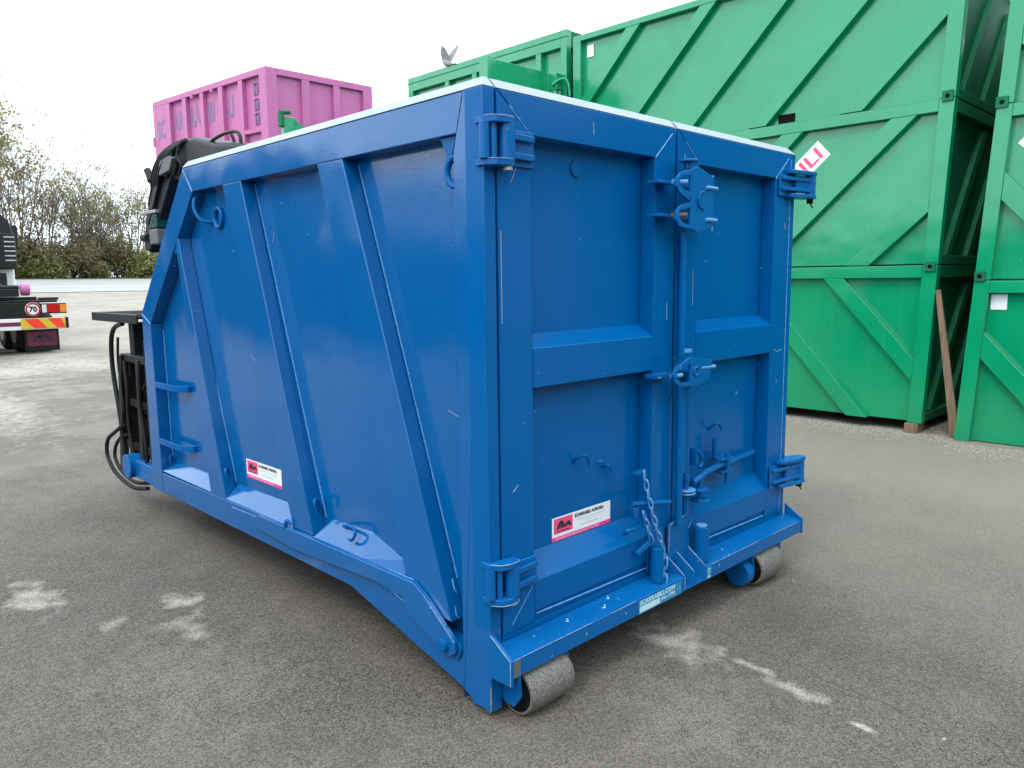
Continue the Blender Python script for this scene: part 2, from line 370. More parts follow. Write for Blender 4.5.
def make_tree(seed, H, nstem, leafmat_, leafn, label):
    rnd = random.Random(seed); root = empty('slender_tree'); tr = MB(); tips = []
    for i in range(nstem):
        a = rnd.uniform(0, 2 * pi); tilt = rnd.uniform(.1, .42)
        d = Vector((cos(a) * tilt, sin(a) * tilt, 1)).normalized()
        branch(tr, tips, Vector((rnd.uniform(-.3, .3), rnd.uniform(-.3, .3), -.2)), d, H * rnd.uniform(.46, .62), .12 * rnd.uniform(.7, 1.1), 3, rnd, .75, .22)
    tr.build('trunk', 'bark', root, smooth=60)
    lf = MB()
    for q, dd in tips:
        if mnoise.noise(q * .55 + Vector((seed * 7, 0, 0))) > .42 - leafn: leaves(lf, q, rnd.randint(4, 9), .20, .13, rnd)
    lf.build('crown', leafmat_, root, smooth=0)
    tag(root, label, 'tree', 'bare slender trees along the far verge'); return root
def make_bush(seed, H, W_, leafmat_, label):
    rnd = random.Random(seed); root = empty('roadside_bush'); st = MB(); tips = []
    for i in range(14):
        a = rnd.uniform(0, 2 * pi); t = rnd.uniform(.2, .9)
        d = Vector((cos(a) * t, sin(a) * t, 1)).normalized()
        branch(st, tips, Vector((rnd.uniform(-.5, .5) * W_ * .5, rnd.uniform(-.4, .4), -.1)), d, H * rnd.uniform(.5, .8), .03, 2, rnd, .8, .2)
    st.build('stems', 'bark', root, smooth=60)
    lf = MB()
    for q, dd in tips:
        if rnd.random() < .6: leaves(lf, q, 10, .32, .13, rnd)
    for _ in range(int(120 * W_)):
        x = rnd.uniform(-W_, W_) * .6; h = H * .75 * (1 - (x / W_ / .75) ** 2) * rnd.random() ** .8
        leaves(lf, Vector((x, rnd.uniform(-.6, .6), max(.05, h))), 6, .16, .10, rnd)
    lf.build('foliage', leafmat_, root, smooth=0)
    tag(root, label, 'bush', 'bushes under the roadside trees'); return root
def copy_tree(o, parent=None):
    c = o.copy(); COL.objects.link(c); c.parent = parent
    for ch in list(o.children): copy_tree(ch, c)
    return c
protoT = [make_tree(1, 16.8, 6, 'leaf_tan', .5, 'x'), make_tree(2, 14.6, 6, 'leaf_green', .42, 'x'), make_tree(3, 14.6, 7, 'leaf_tan', .3, 'x')]
TL = ['slender autumn tree with sparse tan leaves on the far verge', 'slender tree with thin olive leaves on the far verge', 'many-stemmed nearly bare tree on the far verge']
rnd = random.Random(11); used = [False] * 3
spots = []
x = 8.3
while x < 23.5:
    spots.append((x + rnd.uniform(-.3, .3), 65.5 + rnd.uniform(-1.3, 2.2))); x += 1.62
spots += [(12.4, 69), (18.4, 69)]
spots += [(-1 - 3.6 * i, 66 + rnd.uniform(-1, 2)) for i in range(18)] + [(26.5 + 3.6 * i, 66 + rnd.uniform(-1, 2)) for i in range(8)] + [(4.5, 66.2), (6.6, 67)]
placedT = []
for i, (x, y) in enumerate(spots):
    k = rnd.choice((0, 0, 1, 2)) if x < 15 else rnd.choice((1, 2, 1))
    o = protoT[k] if not used[k] else copy_tree(protoT[k]); used[k] = True
    o.location = (x, y, gz(y)); o.rotation_euler = (0, 0, rnd.uniform(0, 6.28))
    s = rnd.uniform(.86, 1.06) * (1 if x < 13.5 else .80); o.scale = (s * .9, s * .9, s); o['label'] = TL[k]; placedT.append((x, o))
protoB = [make_bush(5, 3.5, 2.2, 'leaf_brown', 'x'), make_bush(6, 3.9, 1.6, 'leaf_green', 'x'), make_bush(8, 1.5, 2.0, 'leaf_green', 'x')]
BLb = ['brown bramble bush at the foot of the roadside trees', 'yellow-green leafy bush at the foot of the roadside trees', 'low green scrub at the edge of the road']
used = [False] * 3
bs = [(8.6 + 1.1 * i, 64.6 + rnd.uniform(-.9, 1.0), (1, 0, 1, 1, 0, 0, 1, 0, 0, 1, 0, 0, 1, 0)[i]) for i in range(14)] + [(9.6, 63.4, 2), (12.6, 63.8, 2), (14.1, 63.3, 2), (17.4, 63.9, 2), (21, 63.4, 2)]
bs += [(-2 - 3.2 * i, 64.6, rnd.choice((0, 1))) for i in range(20)] + [(25.5 + 3.2 * i, 64.6, rnd.choice((0, 1))) for i in range(8)] + [(2, 64.5, 0), (5.2, 64.6, 1), (7.2, 64.4, 0)]
placed = []
for x, y, k in bs:
    o = protoB[k] if not used[k] else copy_tree(protoB[k]); used[k] = True
    o.location = (x, y, gz(y)); o.rotation_euler = (0, 0, rnd.choice((0, pi)) + rnd.uniform(-.3, .3)); s = rnd.uniform(.7, 1.15); o.scale = (s, s, s * rnd.uniform(.65, 1.2)); o['label'] = BLb[k]; placed.append((x, o))

ORD = 'first second third fourth fifth sixth seventh eighth ninth tenth eleventh twelfth thirteenth fourteenth fifteenth sixteenth seventeenth eighteenth nineteenth twentieth'.split()
for lst, desc in ((placedT, 'tree from the truck cab'), (placed, 'bush from the truck cab')):
    vis = sorted([p for p in lst if 9.0 < p[0] < 24.5], key=lambda p: p[0])
    for n_, (x, o) in enumerate(vis):
        k_ = n_ + 1
        w_ = ORD[n_] if n_ < 20 else 'twenty-' + ORD[n_ - 20]
        o['label'] = o['label'].replace(' on the far verge', '').replace(' at the foot of the roadside trees', '').replace(' at the edge of the road', '') + ', ' + w_ + ' ' + desc
# ------------------------------------------------------------------ yard surroundings behind the viewer (seen only as reflections in the paint)
sh = empty('workshop_shed', (0, -17, GZ))
tag(sh, 'grey clad workshop shed standing across the yard behind the viewer', 'shed')
B(-16, 22, -12, 0, .3, 7.2).build('wall', 'wall', sh)
B(-16.1, 22.1, -12.1, .1, 0, .3).build('plinth', 'gravel', sh)
PR([(-12.6, 7.2), (.6, 7.2), (.6, 7.4), (-6, 9.0), (-12.6, 7.4)], 0, -16.5, 22.5).build('roof', 'greyprint', sh)
for i in range(4):
    d = B(-12 + i * 9, -7.5 + i * 9, .02, .1, .01, 4.6).build('door', 'truckwhite', sh); B(-9.9 + i * 9, -9.6 + i * 9, .1, .16, 1.0, 1.3).build('handle', 'black', d)

# unseen dark containers added left of the yard to darken reflections in the paint
def reflection_box():
    root = empty('reflection_container')
    B(-1.25, 1.25, -2.6, 2.6, .22, 2.78).build('body', 'darkblue', root, .01)
    for x in (-.5, .4): B(x, x + .12, -2.7, 2.5, 0, .219).build('skid_beam', 'darkblue', root)
    for x in (-1.33, 1.255):
        for k in range(6): B(x, x + .075, -2.5 + k * .95, -2.36 + k * .95, .22, 2.6).build('side_rib', 'darkblue', root, .005)
        B(x, x + .08, -2.6, 2.6, 2.62, 2.80).build('top_rail', 'darkblue', root, .005)
    return root
pb = reflection_box()
for i in range(13):
    o = pb if i == 0 else copy_tree(pb)
    tag(o, 'unseen dark navy container added left of the yard to darken reflections', 'container', 'unseen dark containers added left of the yard')
    o.location = (-10.5, -18 + i * 6.3, GZ) if i < 9 else (-10.5, -18 + (i - 1) * 6.3, GZ) if i < 11 else (-10.5, -18 + (i - 4.6) * 6.3, GZ + 2.8)
    if i >= 11: o['label'] = 'unseen dark navy container added on top of another to darken reflections'

# ------------------------------------------------------------------ the blue roll-off container
W = 2.44; D = .08; ZT = 2.41
bc = empty('rolloff_container', (0, 0, 0))
tag(bc, 'blue steel roll-off container with double rear doors, standing in the middle of the yard', 'container')
def side_part(name, pts, x0=0.0, x1=D, mat='blue_side', bev=.005, label=None):
    o = PR(pts, 0, x0, x1).build(name, mat, bc, bev)
    if label: o['label'] = label
    return o
OUT = [(.165, 2.40), (2.69, 2.40), (3.56, 1.5), (3.575, .26), (1.02, .26), (.165, .03)]
side_part('side_panel', OUT, D, D + .006, bev=0)
side_part('top_rail', [(.108, ZT), (2.702, ZT), (2.58, 2.262), (.15, 2.262)], 0, D)
side_part('corner_post', [(0.0005, ZT), (.104, ZT), (.147, 2.262), (.163, 2.20), (.165, .0), (.165, .035), (.013, -.005), (0, .01)][:5] + [(.165, .035), (.013, -.008), (0.0005, .0)], -.002, .0545)
side_part('raked_post', [(2.708, 2.405), (3.574, 1.512), (3.42, 1.445), (2.586, 2.258)], -.001, D)
side_part('front_post', [(3.577, 1.506), (3.595, .25), (3.41, .25), (3.42, 1.44)], 0, D)
side_part('bottom_rail', [(3.407, .25), (1.01, .243), (.168, .037), (.168, .205), (.37, .243), (.76, .344), (.98, .415), (3.407, .392)], .001, D)
# raised drawbar arm with pivot pin
arm = side_part('pivot_arm', [(2.02, .372), (1.9, .413), (.47, .418), (.40, .385), (.196, .235), (.193, .19), (.225, .165), (.275, .165), (.523, .269), (.55, .328), (.77, .345), (1.5, .309), (1.9, .33)], -.026, -.001, bev=.004)
MB().cyl((-.045, .262, .207), (-.02, .262, .207), .028, 24).build('pivot_pin', 'blue', arm, .004)
MB().tube(smoothpath([(-.006, .186, .235), (-.006, .18, .20), (-.006, .20, .158)], 5), .007, 8).build('weld_bead', 'blue_worn', arm)
# inclined stiffeners
ST = [([(1.154, 2.261), (.940, 2.261), (.322, .417), (.255, .41), (.20, .30), (.56, .419)],), ]
side_part('stiffener', [(1.158, 2.263), (.944, 2.263), (.245, .30), (.30, .30), (.555, .418)], .002, D)
side_part('stiffener', [(2.178, 2.263), (1.952, 2.263), (1.350, .414), (1.562, .414)], .002, D)
side_part('stiffener', [(2.855, 2.0), (2.905, 2.0), (2.60, .40), (2.382, .40), (2.40, .47)], .002, D, label='shortest slanting stiffener, nearest the front post')
# the shortest stiffener is cut by the raked post: trimmed head piece
side_part('stiffener_head', [(2.853, 1.998), (2.93, 1.91), (2.90, 1.90)], .003, D)
side_part('gusset_plate', [(2.178, 2.262), (2.30, 2.262), (2.18, 2.10)], .055, D, bev=.002)
# inclined ledges along the foot of each bay
def ledge(pts_top, y0, y1, name='ledge'):
    m = MB(); (ya, za), (yb, zb) = pts_top
    m.add([(0.003, y0, .405), (0.003, y1, .405), (D, y0, .38), (D, y1, .38), (D, ya, za), (D, yb, zb), (0.003, y0, .409), (0.003, y1, .409)],
          [(0, 1, 7, 6), (6, 7, 5, 4), (0, 6, 4, 2), (1, 3, 5, 7), (2, 4, 5, 3), (0, 2, 3, 1)])
    return m.build(name, 'blue_side', bc, .002)
ledge([(3.30, .47), (2.74, .50)], 3.405, 2.60)
ledge([(2.36, .49), (1.70, .50)], 2.385, 1.565)
ledge([(1.28, .505), (.93, .52)], 1.352, .90)
m = MB(); m.add([(.003, .90, .409), (.003, .56, .415), (D, .93, .52), (D, .66, .44), (D, .90, .35), (D, .6, .35)], [(0, 1, 3, 2), (0, 2, 4), (1, 5, 3), (2, 3, 5, 4), (0, 4, 5, 1)])
m.build('ledge', 'blue_side', bc)
# weld beads where stiffeners and ledges meet the panel
for i, pts in enumerate(([(D - .002, .925, 2.24), (D - .002, .29, .46)], [(D - .002, 1.936, 2.25), (D - .002, 1.34, .50)], [(D - .002, 2.86, 1.90), (D - .002, 2.39, .50)], [(D - .002, 3.408, 1.40), (D - .002, 3.40, .50)])):
    weld(pts, .0032, bc, i)
weld([(-.002, 2.30, .375), (-.002, .49, .419)], .0025, bc, 12, step=.02)
weld([(.0, .44, .243 + .02), (.0, .76, .344)], .003, bc, 13)
weld([(0.0, .165, 2.2), (0.0, .166, .05)], .0016, bc, 14, 'blue_side', step=.03)
weld([(-.001, .108, 2.40), (-.001, .149, 2.262), (-.001, .165, 2.20)], .0022, bc, 16, 'dark', 'weld_gap', step=.02)
weld([(0, 2.702, 2.404), (0, 2.582, 2.262)], .0035, bc, 17)
weld([(0, 3.572, 1.51), (0, 3.42, 1.442)], .0035, bc, 18)
# scrapes, welding scars
for y, z in ((.33, .44), (.30, .42), (.27, .36), (.28, .47)):
    MB().tube([(.04, y, z), (.035, y - .02, z - .04), (.05, y - .02, z - .06)], .0035, 6).build('weld_scar', 'weld', bc)
# sheet hooks on the ledges and panel
def hook(pts, r=.008, parent=bc, name='rope_hook', mat='blue'): return MB().tube(smoothpath(pts, 6), r, 8).build(name, mat, parent, smooth=60)
hook([(.075, 2.43, .50), (.05, 2.43, .55), (.03, 2.40, .59), (.01, 2.38, .58), (.02, 2.37, .53)], .009)
hook([(.075, 1.375, .52), (.05, 1.375, .57), (.03, 1.355, .605), (.01, 1.335, .59), (.02, 1.33, .54)], .009)
hook([(.06, 1.15, .50), (.045, 1.08, .52), (.03, 1.0, .525), (.02, .985, .50), (.012, 1.0, .475), (.015, 1.03, .47)], .008)
hook([(.075, 3.36, .47), (.05, 3.34, .52), (.03, 3.32, .51), (.03, 3.31, .46)], .006)
hook([(-.005, 1.62, .395), (-.02, 1.60, .41), (-.02, 1.585, .45), (-.01, 1.56, .43)], .010)
hook([(D, 2.62, 2.25), (.02, 2.60, 2.22), (.01, 2.585, 2.15), (.03, 2.54, 2.09), (D, 2.50, 2.08)], .012)
# lifting eyes: flat ring on a shank
def eye(yc, zc, s, x=.03):
    path = [(yc + .055 * cos(a) * s, zc + .055 * sin(a)) for a in [2 * pi * k / 28 for k in range(28)]]
    return MB().tube([(x, y, z) for y, z in path], .014, 8, True)
e_ = eye(.188, 2.13, 1); e_.prism([(.27, 2.262), (.175, 2.262), (.185, 2.225), (.205, 2.175), (.23, 2.165), (.235, 2.20)], 0, .018, .042); e_.build('lifting_eye', 'blue', bc, .003)
e_ = eye(2.40, 2.10, .9, .07); e_.build('lifting_eye', 'blue', bc, .003)
# step brackets in the front bay
for z0, ya in ((1.0, 2.98), (.60, 2.95)):
    PR([(.0, 3.425), (.0, ya + .10), (.05, ya), (D, ya), (D, ya + .02), (.06, ya + .03), (.012, ya + .115), (.012, 3.425)], 2, z0, z0 + .042).build('step_bracket', 'blue', bc, .003)
# pale top capping: chamfer all round, sky glare painted into its colour
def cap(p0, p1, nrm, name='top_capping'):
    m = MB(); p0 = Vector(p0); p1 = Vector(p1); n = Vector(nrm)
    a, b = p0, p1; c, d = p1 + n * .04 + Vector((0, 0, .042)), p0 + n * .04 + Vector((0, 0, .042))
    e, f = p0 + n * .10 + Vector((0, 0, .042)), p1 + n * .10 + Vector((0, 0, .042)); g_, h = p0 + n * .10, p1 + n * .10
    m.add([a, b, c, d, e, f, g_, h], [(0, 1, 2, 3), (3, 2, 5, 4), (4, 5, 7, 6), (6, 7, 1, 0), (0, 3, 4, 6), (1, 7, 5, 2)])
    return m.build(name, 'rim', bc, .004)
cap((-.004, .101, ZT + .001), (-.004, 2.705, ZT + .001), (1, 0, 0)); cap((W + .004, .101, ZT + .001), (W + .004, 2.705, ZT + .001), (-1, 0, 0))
# far side, front walls, floor (inside of the box)
PR([(.102, ZT), (2.705, ZT), (3.575, 1.506), (3.59, .25), (1.0, .243), (.122, .03)], 0, W - D, W).build('side_panel', 'blue_side', bc, .004)['label'] = 'far side wall of the container'
B(.09, W - D - .002, 3.555, 3.585, .25, 1.50).build('front_wall', 'blue_side', bc, .003)
PR([(2.69, 2.405), (2.72, 2.44), (3.60, 1.53), (3.56, 1.502)], 0, .09, W - .02).build('raked_front_wall', 'blue_side', bc, .003)
B(.09, W - D - .002, .085, 3.55, .27, .30).build('floor', 'blue_worn', bc)
for x in (.55, 1.77):
    B(x, x + .12, .30, 3.5, GZ + .012, .268).build('skid_beam', 'blue_worn', bc, .004)
B(.67, 1.77, .32, .42, .05, .268).build('cross_beam', 'blue_worn', bc, .004); B(.67, 1.77, 2.2, 2.3, .05, .268).build('cross_beam', 'blue_worn', bc, .004)
# rear posts
B(-.0025, .055, -.001, .001 + .10, .34, ZT + .001).build('rear_post', 'blue', bc, .005)
B(2.3908, W + .003, -.001, .10, .26, ZT + .001).build('rear_post', 'blue', bc, .0015)
weld([(2.3908, -.001, 2.38), (2.3908, -.001, .30)], .0024, bc, 77, 'weld', step=.025)
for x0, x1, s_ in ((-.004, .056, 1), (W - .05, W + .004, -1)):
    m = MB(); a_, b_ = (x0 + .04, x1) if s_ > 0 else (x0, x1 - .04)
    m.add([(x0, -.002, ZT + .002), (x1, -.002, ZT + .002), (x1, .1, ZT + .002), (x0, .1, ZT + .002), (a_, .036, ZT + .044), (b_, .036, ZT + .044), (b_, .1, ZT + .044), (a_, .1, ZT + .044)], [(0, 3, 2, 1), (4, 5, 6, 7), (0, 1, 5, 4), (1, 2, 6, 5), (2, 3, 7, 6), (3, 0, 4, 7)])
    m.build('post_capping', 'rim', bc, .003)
B(.056, 2.37, .09, .10, .27, ZT).build('door_seal', 'dark', bc)
# ---- doors
def door(x0, x1, il, ir, hand):
    """x0..x1 outer, il..ir inner panel opening"""
    d = B(il - .01, ir + .01, D, D + .005, .45, 2.30).build('door', 'blue', bc)
    d['label'] = 'left rear door leaf' if hand < 0 else 'right rear door leaf'
    # stiles with mitred tops, rails
    PR([(x0, .30), (il, .30), (il, 2.262), (x0, ZT)], 1, 0, D - .001).build('stile', 'blue', d, .004)
    PR([(ir, .30), (x1, .30), (x1, ZT), (ir, 2.262)], 1, 0, D - .001).build('stile', 'blue', d, .004)
    PR([(x0 + .002, ZT), (il + .0015, 2.264), (ir - .0015, 2.264), (x1 - .002, ZT)], 1, -.001, D - .001).build('top_rail', 'blue', d, .004)
    PR([(-.0015, 1.285), (-.0015, 1.445), (D, 1.50), (D, 1.285)], 0, il + .001, ir - .001).build('middle_rail', 'blue', d, .003)
    PR([(0, .345), (0, .476), (D, .573), (D, .30), (.012, .30), (.012, .345)], 0, il + .001, ir - .001).build('bottom_rail', 'blue', d, .003)
    MB().add([(x0, .006, .275), (x1, .006, .275), (x1, .006, .30), (x0, .006, .30), (x0, .05, .275), (x1, .05, .275), (x1, .05, .30), (x0, .05, .30)],
             [(0, 1, 2, 3), (4, 7, 6, 5), (0, 4, 5, 1), (3, 2, 6, 7), (0, 3, 7, 4), (1, 5, 6, 2)]).build('skirt', 'blue', d, .002)
    m = MB()
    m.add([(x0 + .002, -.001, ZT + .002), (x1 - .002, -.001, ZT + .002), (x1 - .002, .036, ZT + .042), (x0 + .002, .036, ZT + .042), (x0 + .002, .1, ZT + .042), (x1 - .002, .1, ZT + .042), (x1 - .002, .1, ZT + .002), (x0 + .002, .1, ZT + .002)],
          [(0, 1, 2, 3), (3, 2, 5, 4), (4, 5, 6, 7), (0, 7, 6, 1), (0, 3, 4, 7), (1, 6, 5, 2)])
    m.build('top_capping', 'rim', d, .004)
    weld([(il + .01, -.0, .335), (ir - .02, -.0, .318)], .0035, d, int(x0 * 10) + 30)
    weld([(x0 + .06, -.001, 2.36), (il, -.001, 2.262)], .0026, d, int(x0 * 10) + 31, step=.02)
    weld([(ir, -.001, 2.262), (x1 - .03, -.001, 2.385)], .0035, d, int(x0 * 10) + 32)
    weld([(x0 + .05, -.001, .33), (il, -.001, .475)], .0018, d, int(x0 * 10) + 33, step=.02)
    return d
dl = door(.068, 1.226, .250, 1.062, -1)
dr = door(1.248, 2.3905, 1.432, 2.215, 1)
B(1.20, 1.2255, -.004, .0, .50, 1.15).build('cover_strip', 'blue', dl)
# groove and vertical lock rod housing on the right leaf
B(1.285, 1.345, -.03, -.001, .74, 1.20).build('rod_cover', 'blue', dr, .006)
MB().cyl((1.235, -.045, 1.34), (1.235, -.045, 1.93), .017).build('lock_rod', 'blue', dr)
MB().cyl((1.235, -.045, .50), (1.235, -.045, 1.21), .017).build('lock_rod', 'blue', dr)
B(1.262, 1.30, -.016, -.001, 1.36, 2.0).build('groove_strip', 'blue', dr, .002)
MB().cyl((1.33, -.02, .52), (1.33, -.02, 1.25), .018).build('lock_rod', 'blue', dr)
for z in (.64, .655): MB().cyl((1.33, -.02, z - .004), (1.33, -.02, z + .004), .052, 24).build('collar', 'weld', dr, .002)
MB().cyl((1.33, -.02, .70), (1.33, -.02, .735), .024).build('collar', 'blue', dr, .003)
# hooked lock plates (big upper, small lower)
def lockplate(pts, holes, name='lock_plate', y0=-.125, y1=-.112):
    o = PR(pts, 1, y0, y1).build(name, 'blue_worn', dr, .002); return o
def rounded(cx, cz, r, a0, a1, n=6): return [(cx + r * cos(R(a0 + (a1 - a0) * k / n)), cz + r * sin(R(a0 + (a1 - a0) * k / n))) for k in range(n + 1)]
# upper: jaws pointing left round two locking pins
up = [(1.255, 2.222), (1.285, 2.218), (1.398, 2.185), (1.398, 1.955), (1.255, 1.925), (1.235, 1.925), (1.12, 1.962)] + rounded(1.095, 2.0, .035, 250, 110) + [(1.185, 2.075)] + [(1.10, 2.115)] + rounded(1.095, 2.14, .035, 240, 110) + [(1.20, 2.215)]
main_up = PR([(1.178, 2.205), (1.215, 2.222), (1.25, 2.222), (1.375, 2.188), (1.375, 1.962), (1.245, 1.925), (1.178, 1.945), (1.178, 1.99), (1.178, 2.05), (1.165, 2.075), (1.178, 2.10), (1.178, 2.15)], 1, -.118, -.104).build('lock_plate', 'blue_worn', dr, .002)
for zc in (2.148, 2.0):
    s = 1 if zc > 2.1 else -1
    MB().prism([(1.179, zc + .060), (1.10, zc + .042), (1.065, zc + .015), (1.062, zc - .02), (1.09, zc - .05), (1.179, zc - .085 if s > 0 else zc - .062), (1.179, zc - .042), (1.12, zc - .034), (1.088, zc - .012), (1.088, zc + .012), (1.11, zc + .026), (1.179, zc + .034)], 1, -.118, -.104).build('jaw', 'blue_worn', main_up, .002)
    MB().cyl((1.07, -.09, zc), (1.15, -.112, zc + .003), .0105).build('pin', 'rust' if s < 0 else 'weld', main_up)
    B(1.0, 1.14, -.06, -.001, zc - .006, zc + .007).build('pin_bracket', 'blue_worn', dl, .002)
    MB().cyl((1.30, -.122, zc - .012), (1.395, -.122, zc - .012), .0085).build('bolt', 'weld', main_up); MB().cyl((1.33, -.108, zc), (1.33, 0, zc), .012).build('stud', 'blue', main_up)
MB().cyl((1.395, -.095, 1.94), (1.395, -.095, 2.2), .008).build('locking_wire', 'weld', main_up)
MB().cyl((1.235, -.06, 2.222), (1.235, -.06, 2.262), .018).build('stem', 'blue_worn', main_up)
MB().cyl((1.235, -.065, 2.250), (1.235, -.065, 2.262), .046, 28).build('cap_disc', 'blue_worn', main_up, .004)
hook([(1.285, -.12, 2.115), (1.25, -.122, 2.105), (1.235, -.122, 2.075), (1.25, -.122, 2.045), (1.285, -.12, 2.035)], .005, main_up, 'raised_mark')
low = PR([(1.205, 1.345), (1.40, 1.315), (1.375, 1.225), (1.25, 1.198), (1.205, 1.206), (1.205, 1.23)], 1, -.118, -.104).build('lock_plate', 'blue_worn', dr, .002)
MB().prism([(1.21, 1.345), (1.09, 1.305), (1.06, 1.27), (1.075, 1.235), (1.12, 1.21), (1.21, 1.205), (1.21, 1.225), (1.13, 1.23), (1.095, 1.25), (1.09, 1.275), (1.11, 1.29), (1.21, 1.315)], 1, -.118, -.104).build('jaw', 'blue_worn', low, .002)
MB().cyl((1.08, -.09, 1.262), (1.14, -.112, 1.264), .011).build('pin', 'weld', low)
B(1.0, 1.14, -.055, -.001, 1.252, 1.272).build('pin_bracket', 'blue_worn', dl, .002)
MB().cyl((1.30, -.11, 1.285), (1.43, -.11, 1.28), .010).build('bolt', 'weld', low); MB().cyl((1.26, -.108, 1.27), (1.26, 0, 1.27), .014).build('stud', 'blue', low)
MB().tube([(1.25 + .02 * cos(a), -.12, 1.272 + .02 * sin(a)) for a in [R(30 + 30 * k) for k in range(11)]], .005, 6).build('raised_mark', 'blue_worn', low)
MB().cyl((1.265, -.05, 1.36), (1.265, -.05, 1.375), .03).build('nut', 'weld', low)
# handle bar across the foot of the right leaf
MB().tube(smoothpath([(1.385, -.03, .682), (1.45, -.032, .70), (1.54, -.025, .715), (1.70, .0, .712), (1.86, .03, .700), (2.14, .05, .705)], 8), .017, 12).build('handle_bar', 'blue', dr, smooth=60)
MB().box(1.68, 1.81, -.02, .05, .738, .748).box(1.69, 1.81, -.02, .05, .668, .678).build('handle_clamp', 'blue_worn', dr, .003)
MB().cyl((1.755, -.01, .60), (1.755, -.01, .77), .014).build('stud', 'blue', dr)
MB().cyl((1.69, .03, .75), (1.69, .03, .86), .016).build('stud', 'blue', dr)
hook([(1.70, D, .895), (1.695, .06, .915), (1.70, .03, .935), (1.73, .03, .93), (1.755, .03, .895)], .006, dr)
MB().cyl((1.62, .068, 2.17), (1.62, D, 2.17), .036, 20).build('boss', 'blue', dr, .006)
MB().cyl((.60, .068, 2.18), (.60, D, 2.18), .036, 20).build('boss', 'blue', dl, .006)
hook([(.585, D, .905), (.585, .06, .93), (.60, .03, .945), (.625, .03, .93), (.64, .03, .89)], .006, dl)
hook([(.79, D, .86), (.79, .05, .865), (.805, .04, .85), (.815, .04, .83)], .008, dl)
B(1.385, 1.395, -.05, .0, .77, .86).build('catch', 'blue_worn', dr, .002); hook([(1.39, -.05, .85), (1.42, -.055, .82), (1.43, -.05, .78), (1.41, -.05, .76)], .010, dr, 'catch')
for z, x in ((.635, 1.45), (.575, 1.46)): MB().cyl((x, -.03, z - .008), (x, -.03, z + .008), .045, 20).build('lever_knob', 'blue_worn', dr, .003)
MB().cyl((1.45, -.03, .575), (1.45, -.03, .70), .013).build('stud', 'blue', dr)
# chain on the left leaf
def link(c, ang, tw, L_=.03, w_=.011, r=.0042):
    pts = []
    for k in range(14):
        a = 2 * pi * k / 14; x = w_ * cos(a); z = L_ * sin(a) * (1 if abs(sin(a)) > .5 else .9)
        v = Vector((x * cos(tw), x * sin(tw), z)); v = Matrix.Rotation(ang, 3, 'Y') @ v
        pts.append(Vector(c) + v)
    return MB().tube(pts, r, 6, True)
ch = empty('chain'); ch.parent = dl; ch.location = (0, 0, 0)
cp = smoothpath([(.962, -.03, .815), (.975, -.045, .72), (.985, -.055, .66), (1.01, -.06, .58), (1.05, -.07, .47), (1.07, -.08, .43)], 8)
tot = 0; acc = [0]
for a, b in zip(cp[:-1], cp[1:]): tot += (b - a).length; acc.append(tot)
k = 0; s = .02
def at(s):
    for i in range(len(acc) - 1):
        if acc[i + 1] >= s: return cp[i].lerp(cp[i + 1], (s - acc[i]) / (acc[i + 1] - acc[i])), (cp[i + 1] - cp[i])
    return cp[-1], cp[-1] - cp[-2]
while s < tot:
    c, d_ = at(s); link(c, math.atan2(-d_.x, -d_.z), (.35, 1.7)[k % 2]).build('chain_link', 'weld', ch, smooth=60); s += .046; k += 1
c0 = Vector((1.06, -.075, .43))
for j in range(4): link(c0 + Vector((.012 * (j % 2), -.008, -.035 - .042 * j)), .1, (.35, 1.7)[j % 2]).build('chain_link', 'weld', ch, smooth=60)
for j in range(4): link(Vector((.945 + .018 * j, -.05, .61 - .04 * j)), -.45, (.35, 1.7)[j % 2]).build('chain_link', 'weld', ch, smooth=60)
MB().box(.905, .98, -.03, 0, .805, .822).build('chain_bracket', 'blue_worn', dl, .003)
MB().tube([(.895, -.02, .672), (1.15, -.05, .635)], .012, 8).build('toggle_bar', 'blue_worn', dl)
MB().prism([(.885, .655), (.93, .655), (.93, .60), (.90, .60)], 1, -.03, .0).build('toggle_bracket', 'blue_worn', dl, .003)
MB().tube(smoothpath([(.96, .0, .56), (.90, -.03, .555), (.83, -.04, .565), (.83, -.02, .545)], 6), .010, 8).build('rope_hook', 'blue_worn', dl)
MB().prism([(.885, .445), (.90, .425), (1.03, .462), (1.03, .492)], 1, -.05, -.036).build('lever', 'blue_worn', dl, .002)
MB().cyl((1.045, -.055, .262), (1.045, -.055, .435), .035, 24).build('guide_tube', 'blue', dl, .003)
MB().cyl((1.435, -.055, .265), (1.435, -.055, .445), .040, 24).build('guide_tube', 'blue', dr, .003)
MB().cyl((1.435, -.055, .445), (1.435, -.055, .456), .028, 20).build('tube_plug', 'weld', dr, .003)
PR([(1.175, .33), (1.175, .505), (1.255, .525), (1.335, .528), (1.38, .30), (1.30, .28)], 1, -.03, -.018).build('guard_plate', 'blue', dr, .002)
PR([(1.03, .30), (1.03, .49), (1.07, .505), (1.165, .50), (1.165, .30)], 1, -.012, -.003).build('guard_plate', 'blue', dl, .002)
